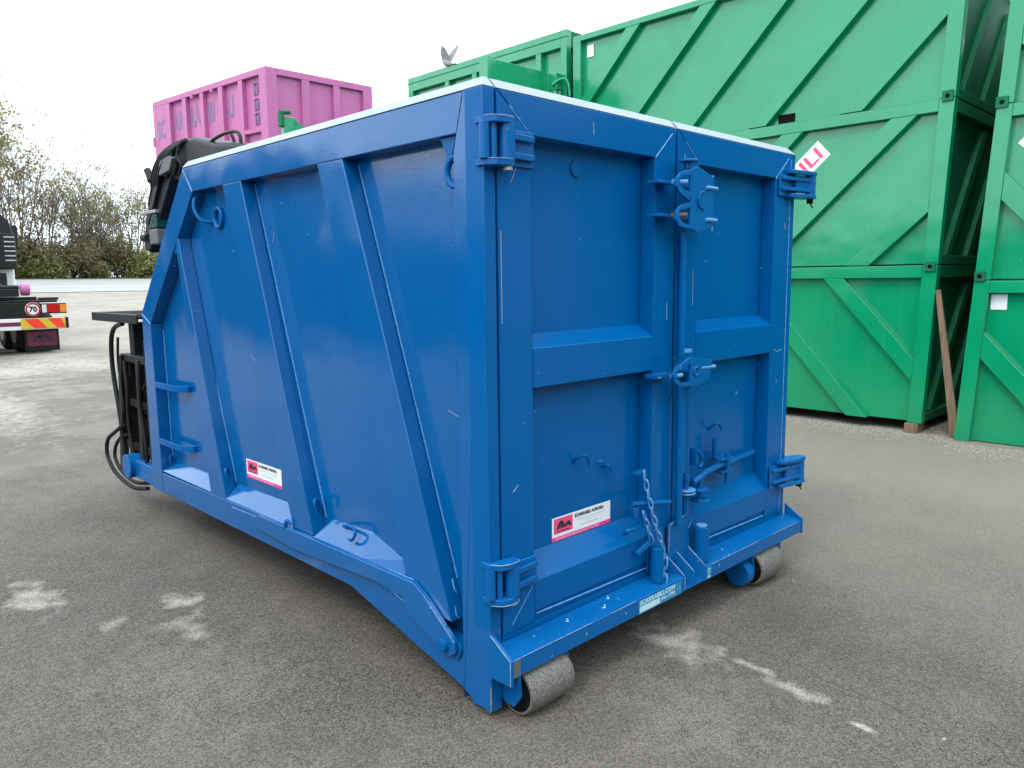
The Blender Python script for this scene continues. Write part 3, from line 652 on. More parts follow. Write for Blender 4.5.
# ---- hinges
def hinge(zt, zb, right, name='hinge'):
    h = empty(name); h.parent = bc; s = -1 if right else 1; X0 = W if right else 0
    def X(x): return X0 + s * x
    def px(pts, a, b, nm, mt='blue_worn', bev=.004): return MB().prism([(X(u), v) for u, v in pts], 2, a, b).build(nm, mt, h, bev)
    if not right:
        prof = [(-.016, .03), (-.018, -.02), (.01, -.060), (.05, -.072), (.09, -.068), (.108, -.05), (.12, -.015), (.055, -.003), (-.0027, -.003), (-.0027, .03)]
        px(prof, zt - .024, zt, 'strap'); px(prof, zb, zb + .024, 'strap')
        MB().cyl((X(.078), -.043, zb + .024), (X(.078), -.043, zt - .024), .030, 24).build('knuckle', 'blue_worn', h, .002)
        MB().cyl((X(-.012), -.018, zb + .024), (X(-.012), -.018, zt - .024), .019, 16).build('knuckle', 'blue_worn', h)
        MB().cyl((X(.022), -.03, zb + .024), (X(.022), -.03, zt - .024), .013, 16).build('knuckle', 'blue_worn', h)
        MB().cyl((X(.078), -.043, zb - .014), (X(.078), -.043, zb), .02, 12).build('hinge_pin', 'steel', h)
        for z in (zt - .06, zb + .045): px([(.10, -.045), (.24, -.030), (.24, -.0125), (.10, -.025)], z - .012, z + .012, 'arm')
        px([(.12, -.012), (.252, -.012), (.252, -.002), (.12, -.002)], zb + .01, zt - .03, 'mounting_plate')
    else:
        prof = [(.12, -.045), (-.04, -.080), (-.12, -.080), (-.138, -.06), (-.135, -.02), (-.03, .02), (-.0035, .0), (.12, -.002)]
        px(prof, zt - .022, zt, 'strap'); px(prof, zb, zb + .022, 'strap')
        MB().cyl((X(-.10), -.05, zb + .022), (X(-.10), -.05, zt - .022), .030, 24).build('knuckle', 'blue_worn', h, .002)
        MB().cyl((X(-.10), -.05, zb - .025), (X(-.10), -.05, zb), .018, 12).build('hinge_pin', 'dark', h)
        MB().tube([(X(-.10), -.05, zb - .02), (X(-.12), -.06, zb - .05)], .004, 6).build('split_pin', 'dark', h)
        for z in (zt - .05, zb + .045): px([(.19, -.03), (-.09, -.07), (-.09, -.04), (.19, -.004)], z - .010, z + .010, 'arm')
        px([(.20, -.014), (-.0, -.014), (-.0, -.0045), (.20, -.0045)], zb + .005, zt - .025, 'mounting_plate')
        px([(.05, -.04), (-.09, -.06), (-.09, -.045), (.05, -.02)], zb + .03, zt - .03, 'web')
    return h
hinge(2.302, 2.128, False); hinge(.625, .46, False); hinge(2.318, 2.165, True); hinge(.628, .465, True)
# ---- rear sill
def sill(x0, x1, name='rear_sill'): return PR([(-.11, .178), (-.11, .252), (-.002, .272), (.09, .272), (.09, .178)], 0, x0, x1).build(name, 'blue_worn', bc, .004)
sl = sill(.013, 1.205); sr = sill(1.392, 2.466)
PR([(-.06, .178), (-.06, .20), (-.002, .268), (.09, .268), (.09, .178)], 0, 1.206, 1.391).build('sill_notch', 'blue', bc, .003)
MB().add([(1.206, -.108, .18), (1.206, -.058, .182), (1.391, -.058, .182), (1.391, -.108, .18), (1.206, -.108, .186), (1.206, -.058, .20), (1.391, -.058, .20), (1.391, -.108, .186)],
         [(0, 3, 2, 1), (4, 5, 6, 7), (0, 1, 5, 4), (1, 2, 6, 5), (2, 3, 7, 6), (3, 0, 4, 7)]).build('notch_plate', 'blue', bc, .002)
PR([(.012, .335), (-.115, .254), (-.113, .150), (-.012, .150), (.012, .12)], 0, -.004, .0125).build('sill_end_plate', 'blue_worn', bc, .002)
PR([(.0, .335), (-.115, .262), (-.115, .170), (.0, .170)], 0, 2.467, 2.480).build('sill_end_plate', 'blue_worn', bc, .002)
for x, lean in ((1.15, .03), (1.235, .03), (1.34, .03)):
    MB().add([(x, -.004, .38), (x + .05, -.108, .26), (x + .05, -.108, .185), (x, -.004, .19), (x + .012, -.004, .38), (x + .062, -.108, .26), (x + .062, -.108, .185), (x + .012, -.004, .19)],
             [(0, 1, 2, 3), (4, 7, 6, 5), (0, 4, 5, 1), (1, 5, 6, 2), (2, 6, 7, 3), (3, 7, 4, 0)]).build('guide_fin', 'blue_worn', bc, .002)
B(-.0015, .055, .0015, .12, .0, .26).build('post_foot', 'blue_worn', bc, .003)
B(2.405, W + .001, .0015, .12, .03, .26).build('post_foot', 'blue_worn', bc, .003)
# ---- ground rollers
for x0, x1, xo in ((.09, .345, .6), (1.95, 2.20, 1.7)):
    r = MB(); n = 36; L = 8
    rl = MB().tube([(x0 + (x1 - x0) * k / L, .02 - .065, .072) for k in range(L + 1)], [.093, .1, .1, .1, .1, .1, .1, .1, .093], 40).build('ground_roller', 'roller', bc, .0)
    MB().cyl((x0 - .03, -.045, .072), (x1 + .03, -.045, .072), .025).build('axle', 'blue_worn', rl)
    PR([(-.085, .178), (.05, .178), (.05, .10), (.0, .03), (-.06, .02), (-.095, .07)], 0, x0 - .028, x0 - .010).build('roller_bracket', 'blue_worn', rl, .003)
    PR([(-.085, .178), (.05, .178), (.05, .10), (.0, .03), (-.06, .02), (-.095, .07)], 0, x1 + .006, x1 + .02).build('roller_bracket', 'blue_worn', rl, .003)
MB().cyl((1.84, -.04, .070), (1.905, -.04, .072), .072, 36).build('roller_flange', 'blue_worn', bc, .004)
# ---- stickers
def sticker(o, r, u, w_, h_, parent):
    """company label: logo square, name, grey lines, magenta foot; flat print"""
    o = Vector(o); r = Vector(r).normalized(); u = Vector(u).normalized(); n = r.cross(u)
    def quad(x0, x1, y0, y1, lift, nm, mt, par, th=.0006):
        vs = []
        for l in (lift - th, lift):
            for (x, y) in ((x0, y0), (x1, y0), (x1, y1), (x0, y1)): vs.append(o + r * x * w_ + u * y * h_ + n * l)
        return MB().add(vs, [(0, 3, 2, 1), (4, 5, 6, 7), (0, 1, 5, 4), (1, 2, 6, 5), (2, 3, 7, 6), (3, 0, 4, 7)]).build(nm, mt, par)
    s = quad(0, 1, 0, 1, .0012, 'company_sticker', 'white', parent, .001); s['label'] = 'white and pink SCARRABILI AURORA sticker'
    quad(0, 1, 0, .17, .0020, 'pink_strip', 'magenta', s)
    quad(.03, .335, .30, .94, .0020, 'logo_ground', 'redpink', s)
    def fm(x, y, l=.0026): return frame_mtx(o + r * x * w_ + u * y * h_ + n * l, r, u)
    # stylised hook truck mark in dark print
    vs = [(.07, .48), (.11, .76), (.15, .84), (.19, .72), (.20, .60), (.24, .70), (.28, .74), (.30, .62), (.32, .50), (.27, .50), (.26, .60), (.23, .50), (.13, .50), (.14, .66), (.11, .48)]
    m = MB(); P3 = [o + r * x * w_ + u * y * h_ + n * .0024 for x, y in vs]; P4 = [q + n * .0003 for q in P3]; nn = len(vs)
    m.add(P3 + P4, [tuple(range(nn))[::-1], tuple(range(nn, 2 * nn))]); m.build('logo', 'darkprint', s, smooth=0)
    quad(.09, .29, .36, .40, .0026, 'logo_caption', 'darkprint', s)
    text('SCARRABILI AURORA', .20 * h_, 'darkprint', s, fm(.37, .82), sx=.92 * w_ * .60 / (17 * .20 * h_ * .62), bold=.0009)
    text('VENDITA USATO - NOLEGGIO - NUOVO', .085 * h_, 'greyprint', s, fm(.40, .62), sx=w_ * .50 / (32 * .085 * h_ * .6))
    quad(.50, .86, .50, .525, .0026, 'small_print', 'palecyan', s)
    text('www.scarrabiliaurora.it', .12 * h_, 'greyprint', s, fm(.45, .38), sx=w_ * .42 / (23 * .12 * h_ * .52))
    text('INFO@SCARRABILIAURORA.IT  TEL 0522', .10 * h_, 'white', s, fm(.05, .085), sx=w_ * .86 / (34 * .10 * h_ * .62))
    return s
sticker((D - .001, 2.235, .560), (0, -1, 0), (0, 0, 1), .43, .112, bc)
sticker((.442, D - .001, .575), (1, 0, 0), (0, 0, 1), .405, .107, dl)
# worn pale label printed on the sill
s = B(.822, 1.17, -.1118, -.1105, .180, .243).build('worn_label', 'bluestain', sl)
text('SCARRABILI.COM', .032, 'palecyan', s, frame_mtx((.83, -.1122, .230), (1, 0, 0), (0, 0, 1)), sx=1.15, bold=.0012)
B(.83, .99, -.1124, -.112, .186, .214).build('label_block', 'palecyan', s)
text('24 L 1750', .022, 'palecyan', s, frame_mtx((1.0, -.1122, .203), (1, 0, 0), (0, 0, 1)), sx=1.3, bold=.001)
s = B(1.405, 1.445, -.1118, -.1105, .185, .245).build('worn_label', 'bluestain', sr)
text('8 13', .030, 'palecyan', s, frame_mtx((1.425, -.1122, .187), (0, 0, 1), (-1, 0, 0)), sx=1.0, bold=.001)
# drips of paint and scratches (raised flakes)
for x, y, z, L_ in ((.40, -.04, .266, .010), (.62, -.06, .2625, .016), (.70, -.02, .269, .012)):
    MB().tube(smoothpath([(x, y, z), (x + L_, y - .005, z - .0005), (x + L_ * 1.6, y + .01, z + .001), (x + L_ * 2.2, y + .012, z + .0005)], 4), .002, 5).build('paint_flake', 'palecyan', sl)

# scratches in the paint: shallow raised slivers of bare primer
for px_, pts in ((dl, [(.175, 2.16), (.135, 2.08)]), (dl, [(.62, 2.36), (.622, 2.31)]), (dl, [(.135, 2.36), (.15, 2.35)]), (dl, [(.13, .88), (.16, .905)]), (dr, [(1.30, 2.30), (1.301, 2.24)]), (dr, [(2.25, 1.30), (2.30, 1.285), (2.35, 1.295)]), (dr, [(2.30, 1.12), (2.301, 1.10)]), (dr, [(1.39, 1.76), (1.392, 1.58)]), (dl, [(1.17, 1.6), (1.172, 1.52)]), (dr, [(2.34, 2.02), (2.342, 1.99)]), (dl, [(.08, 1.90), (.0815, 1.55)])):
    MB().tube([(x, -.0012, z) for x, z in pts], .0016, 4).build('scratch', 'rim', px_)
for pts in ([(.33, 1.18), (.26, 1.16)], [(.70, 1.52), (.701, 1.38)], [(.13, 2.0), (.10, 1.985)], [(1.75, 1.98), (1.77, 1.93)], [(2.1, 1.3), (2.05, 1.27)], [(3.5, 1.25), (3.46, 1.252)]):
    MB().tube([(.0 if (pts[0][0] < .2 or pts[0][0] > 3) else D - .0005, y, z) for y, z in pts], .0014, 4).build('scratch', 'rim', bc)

# rubbed edges: bare metal showing along the exposed steel edges
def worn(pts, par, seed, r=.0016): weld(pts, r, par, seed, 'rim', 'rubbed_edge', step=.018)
worn([(-.0045, .0, .327), (-.0045, -.113, .254), (-.0045, -.113, .152)], bc, 40); worn([(-.003, .0, .11), (-.003, .0, .005)], bc, 41)
worn([(.02, -.1105, .252), (.5, -.1105, .252)], sl, 42, .0012); worn([(.62, -.1105, .252), (.80, -.1105, .252)], sl, 43, .0012); worn([(1.45, -.1105, .252), (1.95, -.1105, .252)], sr, 44, .0012); worn([(2.1, -.1105, .252), (2.40, -.1105, .252)], sr, 45, .0012)
worn([(1.205, -.1105, .252), (1.205, -.1105, .18)], sl, 46, .0013)
worn([(2.478, -.001, .335), (2.478, -.115, .263)], bc, 48, .0013)
worn([(1.345, -.031, .527), (1.262, -.031, .523), (1.178, -.031, .503), (1.178, -.031, .36)], dr, 49, .0016)
for x in (1.15, 1.235, 1.34): worn([(x, -.004, .381), (x + .05, -.109, .261)], bc, int(x * 100), .0016)
for z in (.625, .46): worn([(-.018, -.022, z), (.01, -.062, z), (.05, -.074, z), (.09, -.070, z), (.108, -.052, z)], bc, int(z * 900), .0016)
for z in (2.302, 2.152): worn([(-.018, -.022, z), (.01, -.062, z), (.05, -.074, z), (.09, -.070, z)], bc, int(z * 900), .0014)
B(.0127, .052, -.1125, -.1105, .181, .250).build('rubbed_patch', 'foot_rust', sl)
B(-.0032, .003, .0005, .007, .0, .10).build('rubbed_patch', 'foot_rust', bc)
for x0 in (.09, 1.95): MB().cyl((x0 - .0015, -.045, .072), (x0 + .002, -.045, .072), .082, 32).build('hollow_end', 'dark', bc)
# ------------------------------------------------------------------ green containers
def lean(y0, L, k):
    return lambda x, y, z: (x, y - k * (z - 0) * max(0, 1 - (y - y0) / L), z)
def green_container(label, X0, X1, Y0, Y1, Z0, Z1, diags, dw, k=.04, rail=.14, post=.15, farpost=.14, bottom_rail=0, endbrace=True, gap_top=None, group='green containers stacked along the yard', seam=True, mat='green', posts_in=(), toprail=None):
    """long side faces -X; diags: list of (y, z, slope) centre lines; built in place"""
    c = empty('green_container'); tag(c, label, 'container', group)
    ln = lean(Y0, Y1 - Y0, k)
    def bb(n, mt, *a, bev=.006): return B(*a).xf(ln).build(n, mt, c, bev)
    d = .085
    bb('side_panel', mat, X0 + d, X0 + d + .01, Y0 + .02, Y1 - .02, Z0 + .01, Z1 - .02, bev=0)
    bb('side_panel', mat, X1 - .06, X1 - .05, Y0 + .02, Y1 - .02, Z0 + .01, Z1 - .02, bev=0)
    bb('floor', mat, X0 + d + .03, X1 - .06, Y0 + .1, Y1 - .1, Z0 + .05, Z0 + .10, bev=0)
    zr = Z1 - rail
    bb('top_rail', mat, X0, X0 + d, Y0 + post, Y1 - farpost, zr, Z1 - .006)
    bb('top_rail', mat, X1 - d, X1, Y0, Y1, zr, Z1 - .006)
    if bottom_rail: bb('bottom_rail', mat, X0, X0 + d, Y0 + post, Y1 - farpost, Z0, Z0 + bottom_rail)
    bb('corner_post', mat, X0, X0 + .11, Y0, Y0 + post - .001, Z0, Z1 - .004)
    bb('corner_post', mat, X0, X0 + .11, Y1 - farpost + .001, Y1, Z0, Z1 - .004)
    bb('corner_post', mat, X1 - .12, X1, Y0, Y0 + .12, Z0, Z1 - .004)
    for yp in posts_in: bb('side_post', mat, X0, X0 + d, yp, yp + .11, Z0, zr - .001)
    zlo = Z0 + bottom_rail
    for (y, z, s) in diags:
        # clip a band of width dw (measured along y) to the rectangle
        ya, yb = Y0 + post, Y1 - farpost; poly = []
        band = [(y - dw / 2 + (zlo - 10 - z) / s, zlo - 10), (y + dw / 2 + (zlo - 10 - z) / s, zlo - 10), (y + dw / 2 + (zr + 10 - z) / s, zr + 10), (y - dw / 2 + (zr + 10 - z) / s, zr + 10)]
        def clip(P, f):
            out = []
            for i in range(len(P)):
                a, b = P[i], P[(i + 1) % len(P)]; fa, fb = f(a), f(b)
                if fa >= 0: out.append(a)
                if fa * fb < 0: t = fa / (fa - fb); out.append((a[0] + (b[0] - a[0]) * t, a[1] + (b[1] - a[1]) * t))
            return out
        for f in (lambda q: q[0] - (ya - k * q[1]) - .001, lambda q: yb - .001 - q[0], lambda q: q[1] - zlo - .001, lambda q: zr - .001 - q[1]): band = clip(band, f) if band else band
        if len(band) >= 3:
            PR(band, 0, X0 + .002, X0 + d).build('diagonal_brace', mat, c, .005)
    # end face towards the viewer (-Y)
    em = 'green_dusty'
    bb('end_panel', em, X0 + .11, X1 - .12, Y0 + .09, Y0 + .10, Z0 + .02, (gap_top or Z1) - .02, bev=0)
    if not gap_top: bb('end_rail', em, X0 + .112, X1 - .122, Y0 + .01, Y0 + .09, Z1 - rail, Z1 - .008)
    bb('end_rail', em, X0 + .112, X1 - .122, Y0 + .01, Y0 + .09, Z0 + .004, Z0 + .10)
    if endbrace:
        h = (gap_top or Z1) - Z0 - .3
        for xo in (.35, 1.1):
            PR([(X0 + xo, Z0 + .105), (X0 + xo + .16, Z0 + .105), (X0 + xo + .16 + h * .62, Z0 + .105 + h), (X0 + xo + h * .62, Z0 + .105 + h)], 1, Y0 + .03, Y0 + .089).xf(ln).build('end_brace', em, c, .004)
    bb('end_panel', em, X0 + .11, X1 - .12, Y1 - .10, Y1 - .09, Z0 + .02, Z1 - .02, bev=0)
    return c
XA, XB = 7.19, 9.6
def lug(c, x, y, z, s=.11):
    o = MB(); n = 12
    out = [(y - s / 2, z - s / 2), (y + s / 2, z - s / 2), (y + s / 2, z + s / 2), (y - s / 2, z + s / 2)]
    l = PR(out, 0, x - .02, x).build('stacking_lug', 'green_dusty', c, .004)
    MB().cyl((x - .024, y, z), (x - .019, y, z), .022, 16).build('lug_hole', 'dark', l)
# rightward rising braces on the two upper boxes, falling braces on the lowest
bot = green_container('lowest green container of the left stack, with braces falling to the right', XA, XB, .735, 5.88, .08, 1.83, [(1.785 + i * 1.13, 1.69, 1.10) for i in range(-1, 5)], .235)
mid = green_container('middle green container of the left stack, with the lettered white label', XA, XB, .735, 5.88, 1.832, 3.555, [(1.13 + i * 1.27, 2.2, -.935) for i in range(0, 6)], .27, rail=.13)
top = green_container('topmost green container of the left stack, rising out of the picture', XA, XB, .735, 5.84, 3.557, 5.29, [(.60 + .02 * (i == 0) + i * 1.195 - .01 * i, 4.6, -1.0) for i in range(0, 6)], .235, rail=.09, gap_top=4.95)
for c, z in ((bot, 1.81), (mid, 3.56)): lug(c, XA, .735 - .04 * z + .07, z + (.0 if z < 2 else .01))
B(XA + .10, XB - .12, .55, .58, 4.95, 5.0).build('end_rail', 'green_dusty', top)
for y0, y1, z0, z1 in ((2.37, 2.575, 3.575, 3.672), (3.98, 4.14, 3.575, 3.66), (1.60, 1.83, 3.556, 3.568)):
    B(XA + .070, XA + .0845, y0, y1, z0, z1).build('fork_pocket', 'dark', top)
B(XA - .012, XA - .002, 2.30, 2.66, 1.838, 1.85).build('weld_bead', 'weld', mid)
# paper sheet on the top box
s = B(XA + .068, XA + .0845, 5.50, 5.62, 4.96, 5.13).build('paper_notice', 'white', top)
def slanted_label(parent, x, corner, ang, L_, h, txt, anchor='R'):
    """white vinyl label with red letters, rotated in the side plane; corner = end corner, text runs along ang"""
    u = Vector((0, -cos(ang), sin(ang))); v = Vector((0, sin(ang), cos(ang))); o = Vector((x, corner[0], corner[1]))
    if anchor == 'R': o = o - u * L_ - v * h if False else o - u * L_
    P3 = [o, o + u * L_, o + u * L_ + v * h, o + v * h]; n = Vector((-1, 0, 0))
    m = MB(); m.add([p for p in P3] + [p + n * .002 for p in P3], [(0, 3, 2, 1), (4, 5, 6, 7), (0, 1, 5, 4), (1, 2, 6, 5), (2, 3, 7, 6), (3, 0, 4, 7)])
    s = m.build('name_label', 'white', parent); s['label'] = 'white label lettered SCARRABILI in red'
    text(txt, h * .92, 'redpink', s, frame_mtx(o + u * (L_ - .05) + v * h * .5 + n * .004, u, v), align='RIGHT', sx=1.45, bold=.004)
    return s
slanted_label(mid, XA + .083, (1.915, 3.135), R(42), 2.0, .235, 'SCARRABILI')
# second stack, to the right
XC, XD = 7.07, 9.45
rs = []
for i, (z0, z1) in enumerate(((GZ, 1.66), (1.662, 3.385), (3.387, 5.15))):
    rs.append(green_container(('lowest green container of the right stack, with a paper notice on its side', 'middle green container of the right stack, cut by the picture edge', 'topmost green container of the right stack')[i], XC, XD, -5.0, .365, z0, z1,
        [((.17, .19, .20)[i] - .01 - j * 1.15, (.93, 2.55, 4.03)[i], 1.03) for j in range(0, 5)], .26, k=0, rail=.13, post=.15, farpost=.145, endbrace=False))
for o in rs:                     # this stack leans: shear it gently along its length
    for ch_ in o.children:
        for v in ch_.data.vertices: v.co.y -= .055 * (v.co.z - GZ)
lug(rs[0], XC, .22, 1.70, .10); lug(rs[1], XC, .13, 3.40, .11)
B(XC + .078, XC + .084, -.02, .125, 1.36, 1.515).build('paper_notice', 'white', rs[0])
slanted_label(rs[1], XC + .082, (-.01, 3.0), R(-42), 2.0, .235, 'SCARRABILI', 'L')
# far stack behind, with one door swung open
fr = green_container('topmost green container of the far stack, its door swung open against the sky', XA, XB, 5.97, 9.9, 3.66, 5.44, [], .2, k=0, rail=.25, post=.12, posts_in=(6.5, 7.2, 8.0, 8.72), endbrace=False)
B(XA - .006, XA + .05, 5.97, 9.9, 5.325, 5.337).build('rail_seam', 'green_dusty', fr)
for z0, z1, lb in ((1.83, 3.655, 'middle green container of the far stack, hidden behind the blue container'), (GZ, 1.825, 'lowest green container of the far stack, on the ground behind the blue container')):
    green_container(lb, XA, XB, 5.97, 9.9, z0, z1, [], .2, k=0, rail=.15, post=.12, posts_in=(6.5, 7.2, 8.0, 8.72), endbrace=False)
dd = B(5.81, 7.03, 6.19, 6.205, 3.72, 4.80).build('open_door', 'green', fr)
B(5.74, 5.81, 6.15, 6.33, 3.68, 4.83).build('door_stile', 'green', dd, .005); B(7.0, 7.06, 6.17, 6.28, 3.68, 4.80).build('door_stile', 'green', dd, .005)
B(5.812, 6.998, 6.205, 6.30, 4.76, 4.82).build('door_rail', 'green', dd, .005)
MB().tube(smoothpath([(7.02, 6.1, 4.62), (7.10, 6.0, 4.70), (7.17, 5.93, 4.66), (7.19, 5.90, 4.45)], 6), .022, 8).build('door_handle', 'green', dd)
MB().cyl((7.10, 6.12, 3.7), (7.10, 6.12, 4.74), .05, 16).build('hinge_post', 'green', dd); MB().box(7.05, 7.17, 6.05, 6.2, 4.55, 4.80).build('hinge', 'green', dd, .01)
for z0, z1, nm in ((GZ, 1.52, 'lowest'), (1.523, 3.05, 'middle'), (3.053, 4.55, 'topmost')):
    green_container(nm + ' green container of the unseen row added behind the two stacks', 9.72, 12.1, -4.9, 5.0, z0, z1, [], .2, k=0, rail=.14, post=.12, posts_in=(-3, -1, 1, 3), endbrace=False)  # unseen row added to block sky light through the gap
# wood block and plank
wb = B(7.16, 7.40, .76, .90, GZ, .078).build('timber_block', 'wood', None, .006); tag(wb, 'short dark timber block under the corner of the left green stack', 'wood block')
pk = MB(); a = Vector((7.22, .63, 1.56)); b = Vector((7.17, .335, GZ + .004)); u_ = Vector((.0, .095, 0)); t_ = Vector((.035, 0, 0))
pk.add([b, b + u_, b + u_ + t_, b + t_, a, a + u_ * .55, a + u_ * .55 + t_, a + t_], [(0, 3, 2, 1), (4, 5, 6, 7), (0, 1, 5, 4), (1, 2, 6, 5), (2, 3, 7, 6), (3, 0, 4, 7)])
tag(pk.build('wooden_plank', 'wood', None, .003), 'long weathered plank leaning upright in the gap between the green stacks', 'plank')
# rubble and gravel strewn along the foot of the green stacks
rnd = random.Random(4); m = MB()
def pebble(m, x, y, z, s, rnd):
    k = 6; vs = [(x + s * rnd.uniform(.6, 1.1) * cos(2 * pi * i / k), y + s * rnd.uniform(.6, 1.1) * sin(2 * pi * i / k), z) for i in range(k)] + [(x + s * .2, y - s * .2, z + s * rnd.uniform(.5, .9))]
    m.add(vs, [(i, (i + 1) % k, k) for i in range(k)])
for _ in range(5200):
    y = rnd.uniform(-1.5, 3.2); x = 7.0 - abs(rnd.gauss(0, .30)) - (.05 if y < .35 else -.25)
    if .35 < y < .78 and rnd.random() < .6: x = rnd.uniform(6.9, 8.2)
    pebble(m, x, y, GZ, rnd.choice((.004, .005, .006, .007, .009, .012)), rnd)
tag(m.build('gravel_strip', 'gravel', smooth=0), kind='stuff')
m = MB()
for _ in range(900):
    pebble(m, rnd.uniform(-3, 6), rnd.uniform(-2, 6), GZ, rnd.choice((.002, .003, .004)), rnd)
tag(m.build('loose_grit', 'gravel', smooth=0), kind='stuff')
for x, y, s in ((1.115, -1.32, .011), (1.9, .2, .012), (2.2, -.2, .009), (6.1, 1.9, .04)):
    mm = MB(); pebble(mm, x, y, GZ, s, rnd); tag(mm.build('stone', 'gravel'), 'small pale stone lying on the asphalt', 'stone', 'loose stones on the asphalt')

# ------------------------------------------------------------------ pink container on its stack
def pinkbox(label, X0, X1, Y0, Y1, Z0, Z1, mat, cat='container', letters=False):
    c = empty('pink_container' if mat == 'pink' else 'green_container'); tag(c, label, cat)
    d = .09; ps = .0
    tilt = (lambda x, y, z: (x, y, z + .045 * (y - Y0))) if mat == 'pink' else (lambda x, y, z: (x, y, z))
    def bb(n, *a, bev=.006, m_=mat): return B(*a).xf(tilt).build(n, m_, c, bev)
    bb('side_panel', X0 + d, X0 + d + .01, Y0 + .05, Y1 - .05, Z0, Z1 - .03, bev=0); bb('side_panel', X1 - .05, X1 - .04, Y0 + .05, Y1 - .05, Z0, Z1 - .03, bev=0)
    bb('top_rail', X0, X0 + d, Y0 + .28, Y1 - .2, Z1 - .12, Z1); bb('top_rail', X1 - d, X1, Y0 + .28, Y1 - .2, Z1 - .12, Z1)
    bb('corner_post', X0, X0 + .235, Y0, Y0 + .279, Z0, Z1 - .001); bb('corner_post', X1 - .225, X1, Y0, Y0 + .279, Z0, Z1 - .001)
    bb('corner_post', X0, X0 + .2, Y1 - .199, Y1, Z0, Z1 - .001); bb('corner_post', X1 - .2, X1, Y1 - .199, Y1, Z0, Z1 - .001)
    for ya, yb in ((15.76, 15.96), (14.84, 15.01), (13.90, 14.10), (13.00, 13.18)) if letters else [(Y0 + (Y1 - Y0) * k / 5 - .09, Y0 + (Y1 - Y0) * k / 5 + .09) for k in range(1, 5)]: bb('side_post', X0 + .002, X0 + d, ya, yb, Z0 + .01, Z1 - .122)
    if letters:
        bb('side_post', X0 + .002, X0 + d, 16.70, 17.49, Z0 + .01, Z1 - .122)
        bb('short_rail', X0 + .004, X0 + d, 12.28, 12.995, 4.60, 4.68)
        for y in (15.38, 14.36): bb('tarp_peg', X0 - .03, X0 + .02, y - .05, y + .05, Z1 - .19, Z1 - .10)
        bb('tarp_peg', X0 - .02, X0 + .02, 17.66, 17.78, 5.0 - .26, 5.22 - .26)
    bb('bottom_rail', X0 + .003, X0 + d, Y0 + .28, Y1 - .2, Z0, Z0 + .12)
    bb('end_panel', X0 + .2, X1 - .2, Y0 + .07, Y0 + .08, Z0 + .02, Z1 - .02, bev=0); bb('end_panel', X0 + .2, X1 - .2, Y1 - .08, Y1 - .07, Z0 + .02, Z1 - .02, bev=0)
    bb('end_rail', X0 + .236, X1 - .226, Y0, Y0 + .07, Z1 - .125, Z1); bb('end_rail', X0 + .236, X1 - .226, Y0, Y0 + .07, Z0, Z0 + .12)
    w3 = (X1 - X0 - .46) / 3
    for xa, xb in ((6.20, 6.37), (6.91, 7.06)) if letters else ((X0 + .235 + w3 - .07, X0 + .235 + w3 + .07), (X0 + .235 + 2 * w3 - .07, X0 + .235 + 2 * w3 + .07)): bb('end_post', xa, xb, Y0 + .002, Y0 + .07, Z0 + .121, Z1 - .126)
    return c
pkc = pinkbox('pink container lettered SCARRABILI, raised high on the stack behind the blue one', 5.44, 7.845, 12.0, 17.7, 3.85, 5.775, 'pink', letters=True)
for tx, y, sz, x in (('SC', 17.5, .62, 5.438), ('AR', 16.69, .60, 5.526), ('RA', 15.745, .58, 5.526), ('BI', 14.81, .60, 5.526), ('LI', 13.87, .60, 5.526)):
    z = 5.26 + .036 * (y - 13.3) - (.12 if tx == 'SC' else .0)
    text(tx, sz, 'pink_letter', pkc, frame_mtx((x, y - (.0), z), (0, -1, .045), (0, 0, 1)), sx=.70, bold=.018)
for z in (5.46, 5.17, 4.90):
    s = MB().tube([(5.525, 12.63 - .13 * i_, z + .10 * j_) for i_, j_ in ((0, -1), (1, -1), (1, 1), (0, 1))], .025, 4, True).build('printed_mark', 'pink_letter', pkc)
    B(5.522, 5.527, 12.535, 12.60, z - .035, z + .035).build('printed_mark', 'pink_letter', pkc)
pinkbox('green container carrying the pink one, hidden behind the blue container', 5.46, 7.84, 12.02, 17.6, 1.95, 3.84, 'green')
pinkbox('lowest green container under the pink one', 5.46, 7.84, 12.02, 17.6, GZ, 1.94, 'green')
# green container whose hook frame peeps over the blue rim
hc = empty('green_container'); tag(hc, 'green hooklift container whose front hook shows over the blue rim', 'container')
B(3.62, 5.9, 8.12, 12.0 - .1, .2, 3.1).build('body', 'green', hc, .01)
for x in (3.9, 5.4): B(x, x + .15, 8.1, 11.8, GZ, .199).build('skid_beam', 'green_dusty', hc)
B(3.60, 3.76, 8.02, 8.118, 1.0, 4.00).build('hook_post', 'green', hc, .006)
PR([(3.762, 4.02), (3.83, 3.95), (4.2, 3.80), (4.3, 3.1), (3.762, 3.1)], 1, 8.05, 8.1).build('gusset', 'green', hc, .004)
B(3.76, 4.5, 8.101, 8.118, 3.1, 3.90).build('front_plate', 'green', hc, .004)
MB().box(3.545, 3.598, 8.0, 8.1, 3.86, 4.06).build('hook_cheek', 'green_dusty', hc, .01)
MB().cyl((3.545, 8.03, 4.05), (3.70, 8.03, 4.07), .03, 12).build('hook_bar', 'green_dusty', hc)
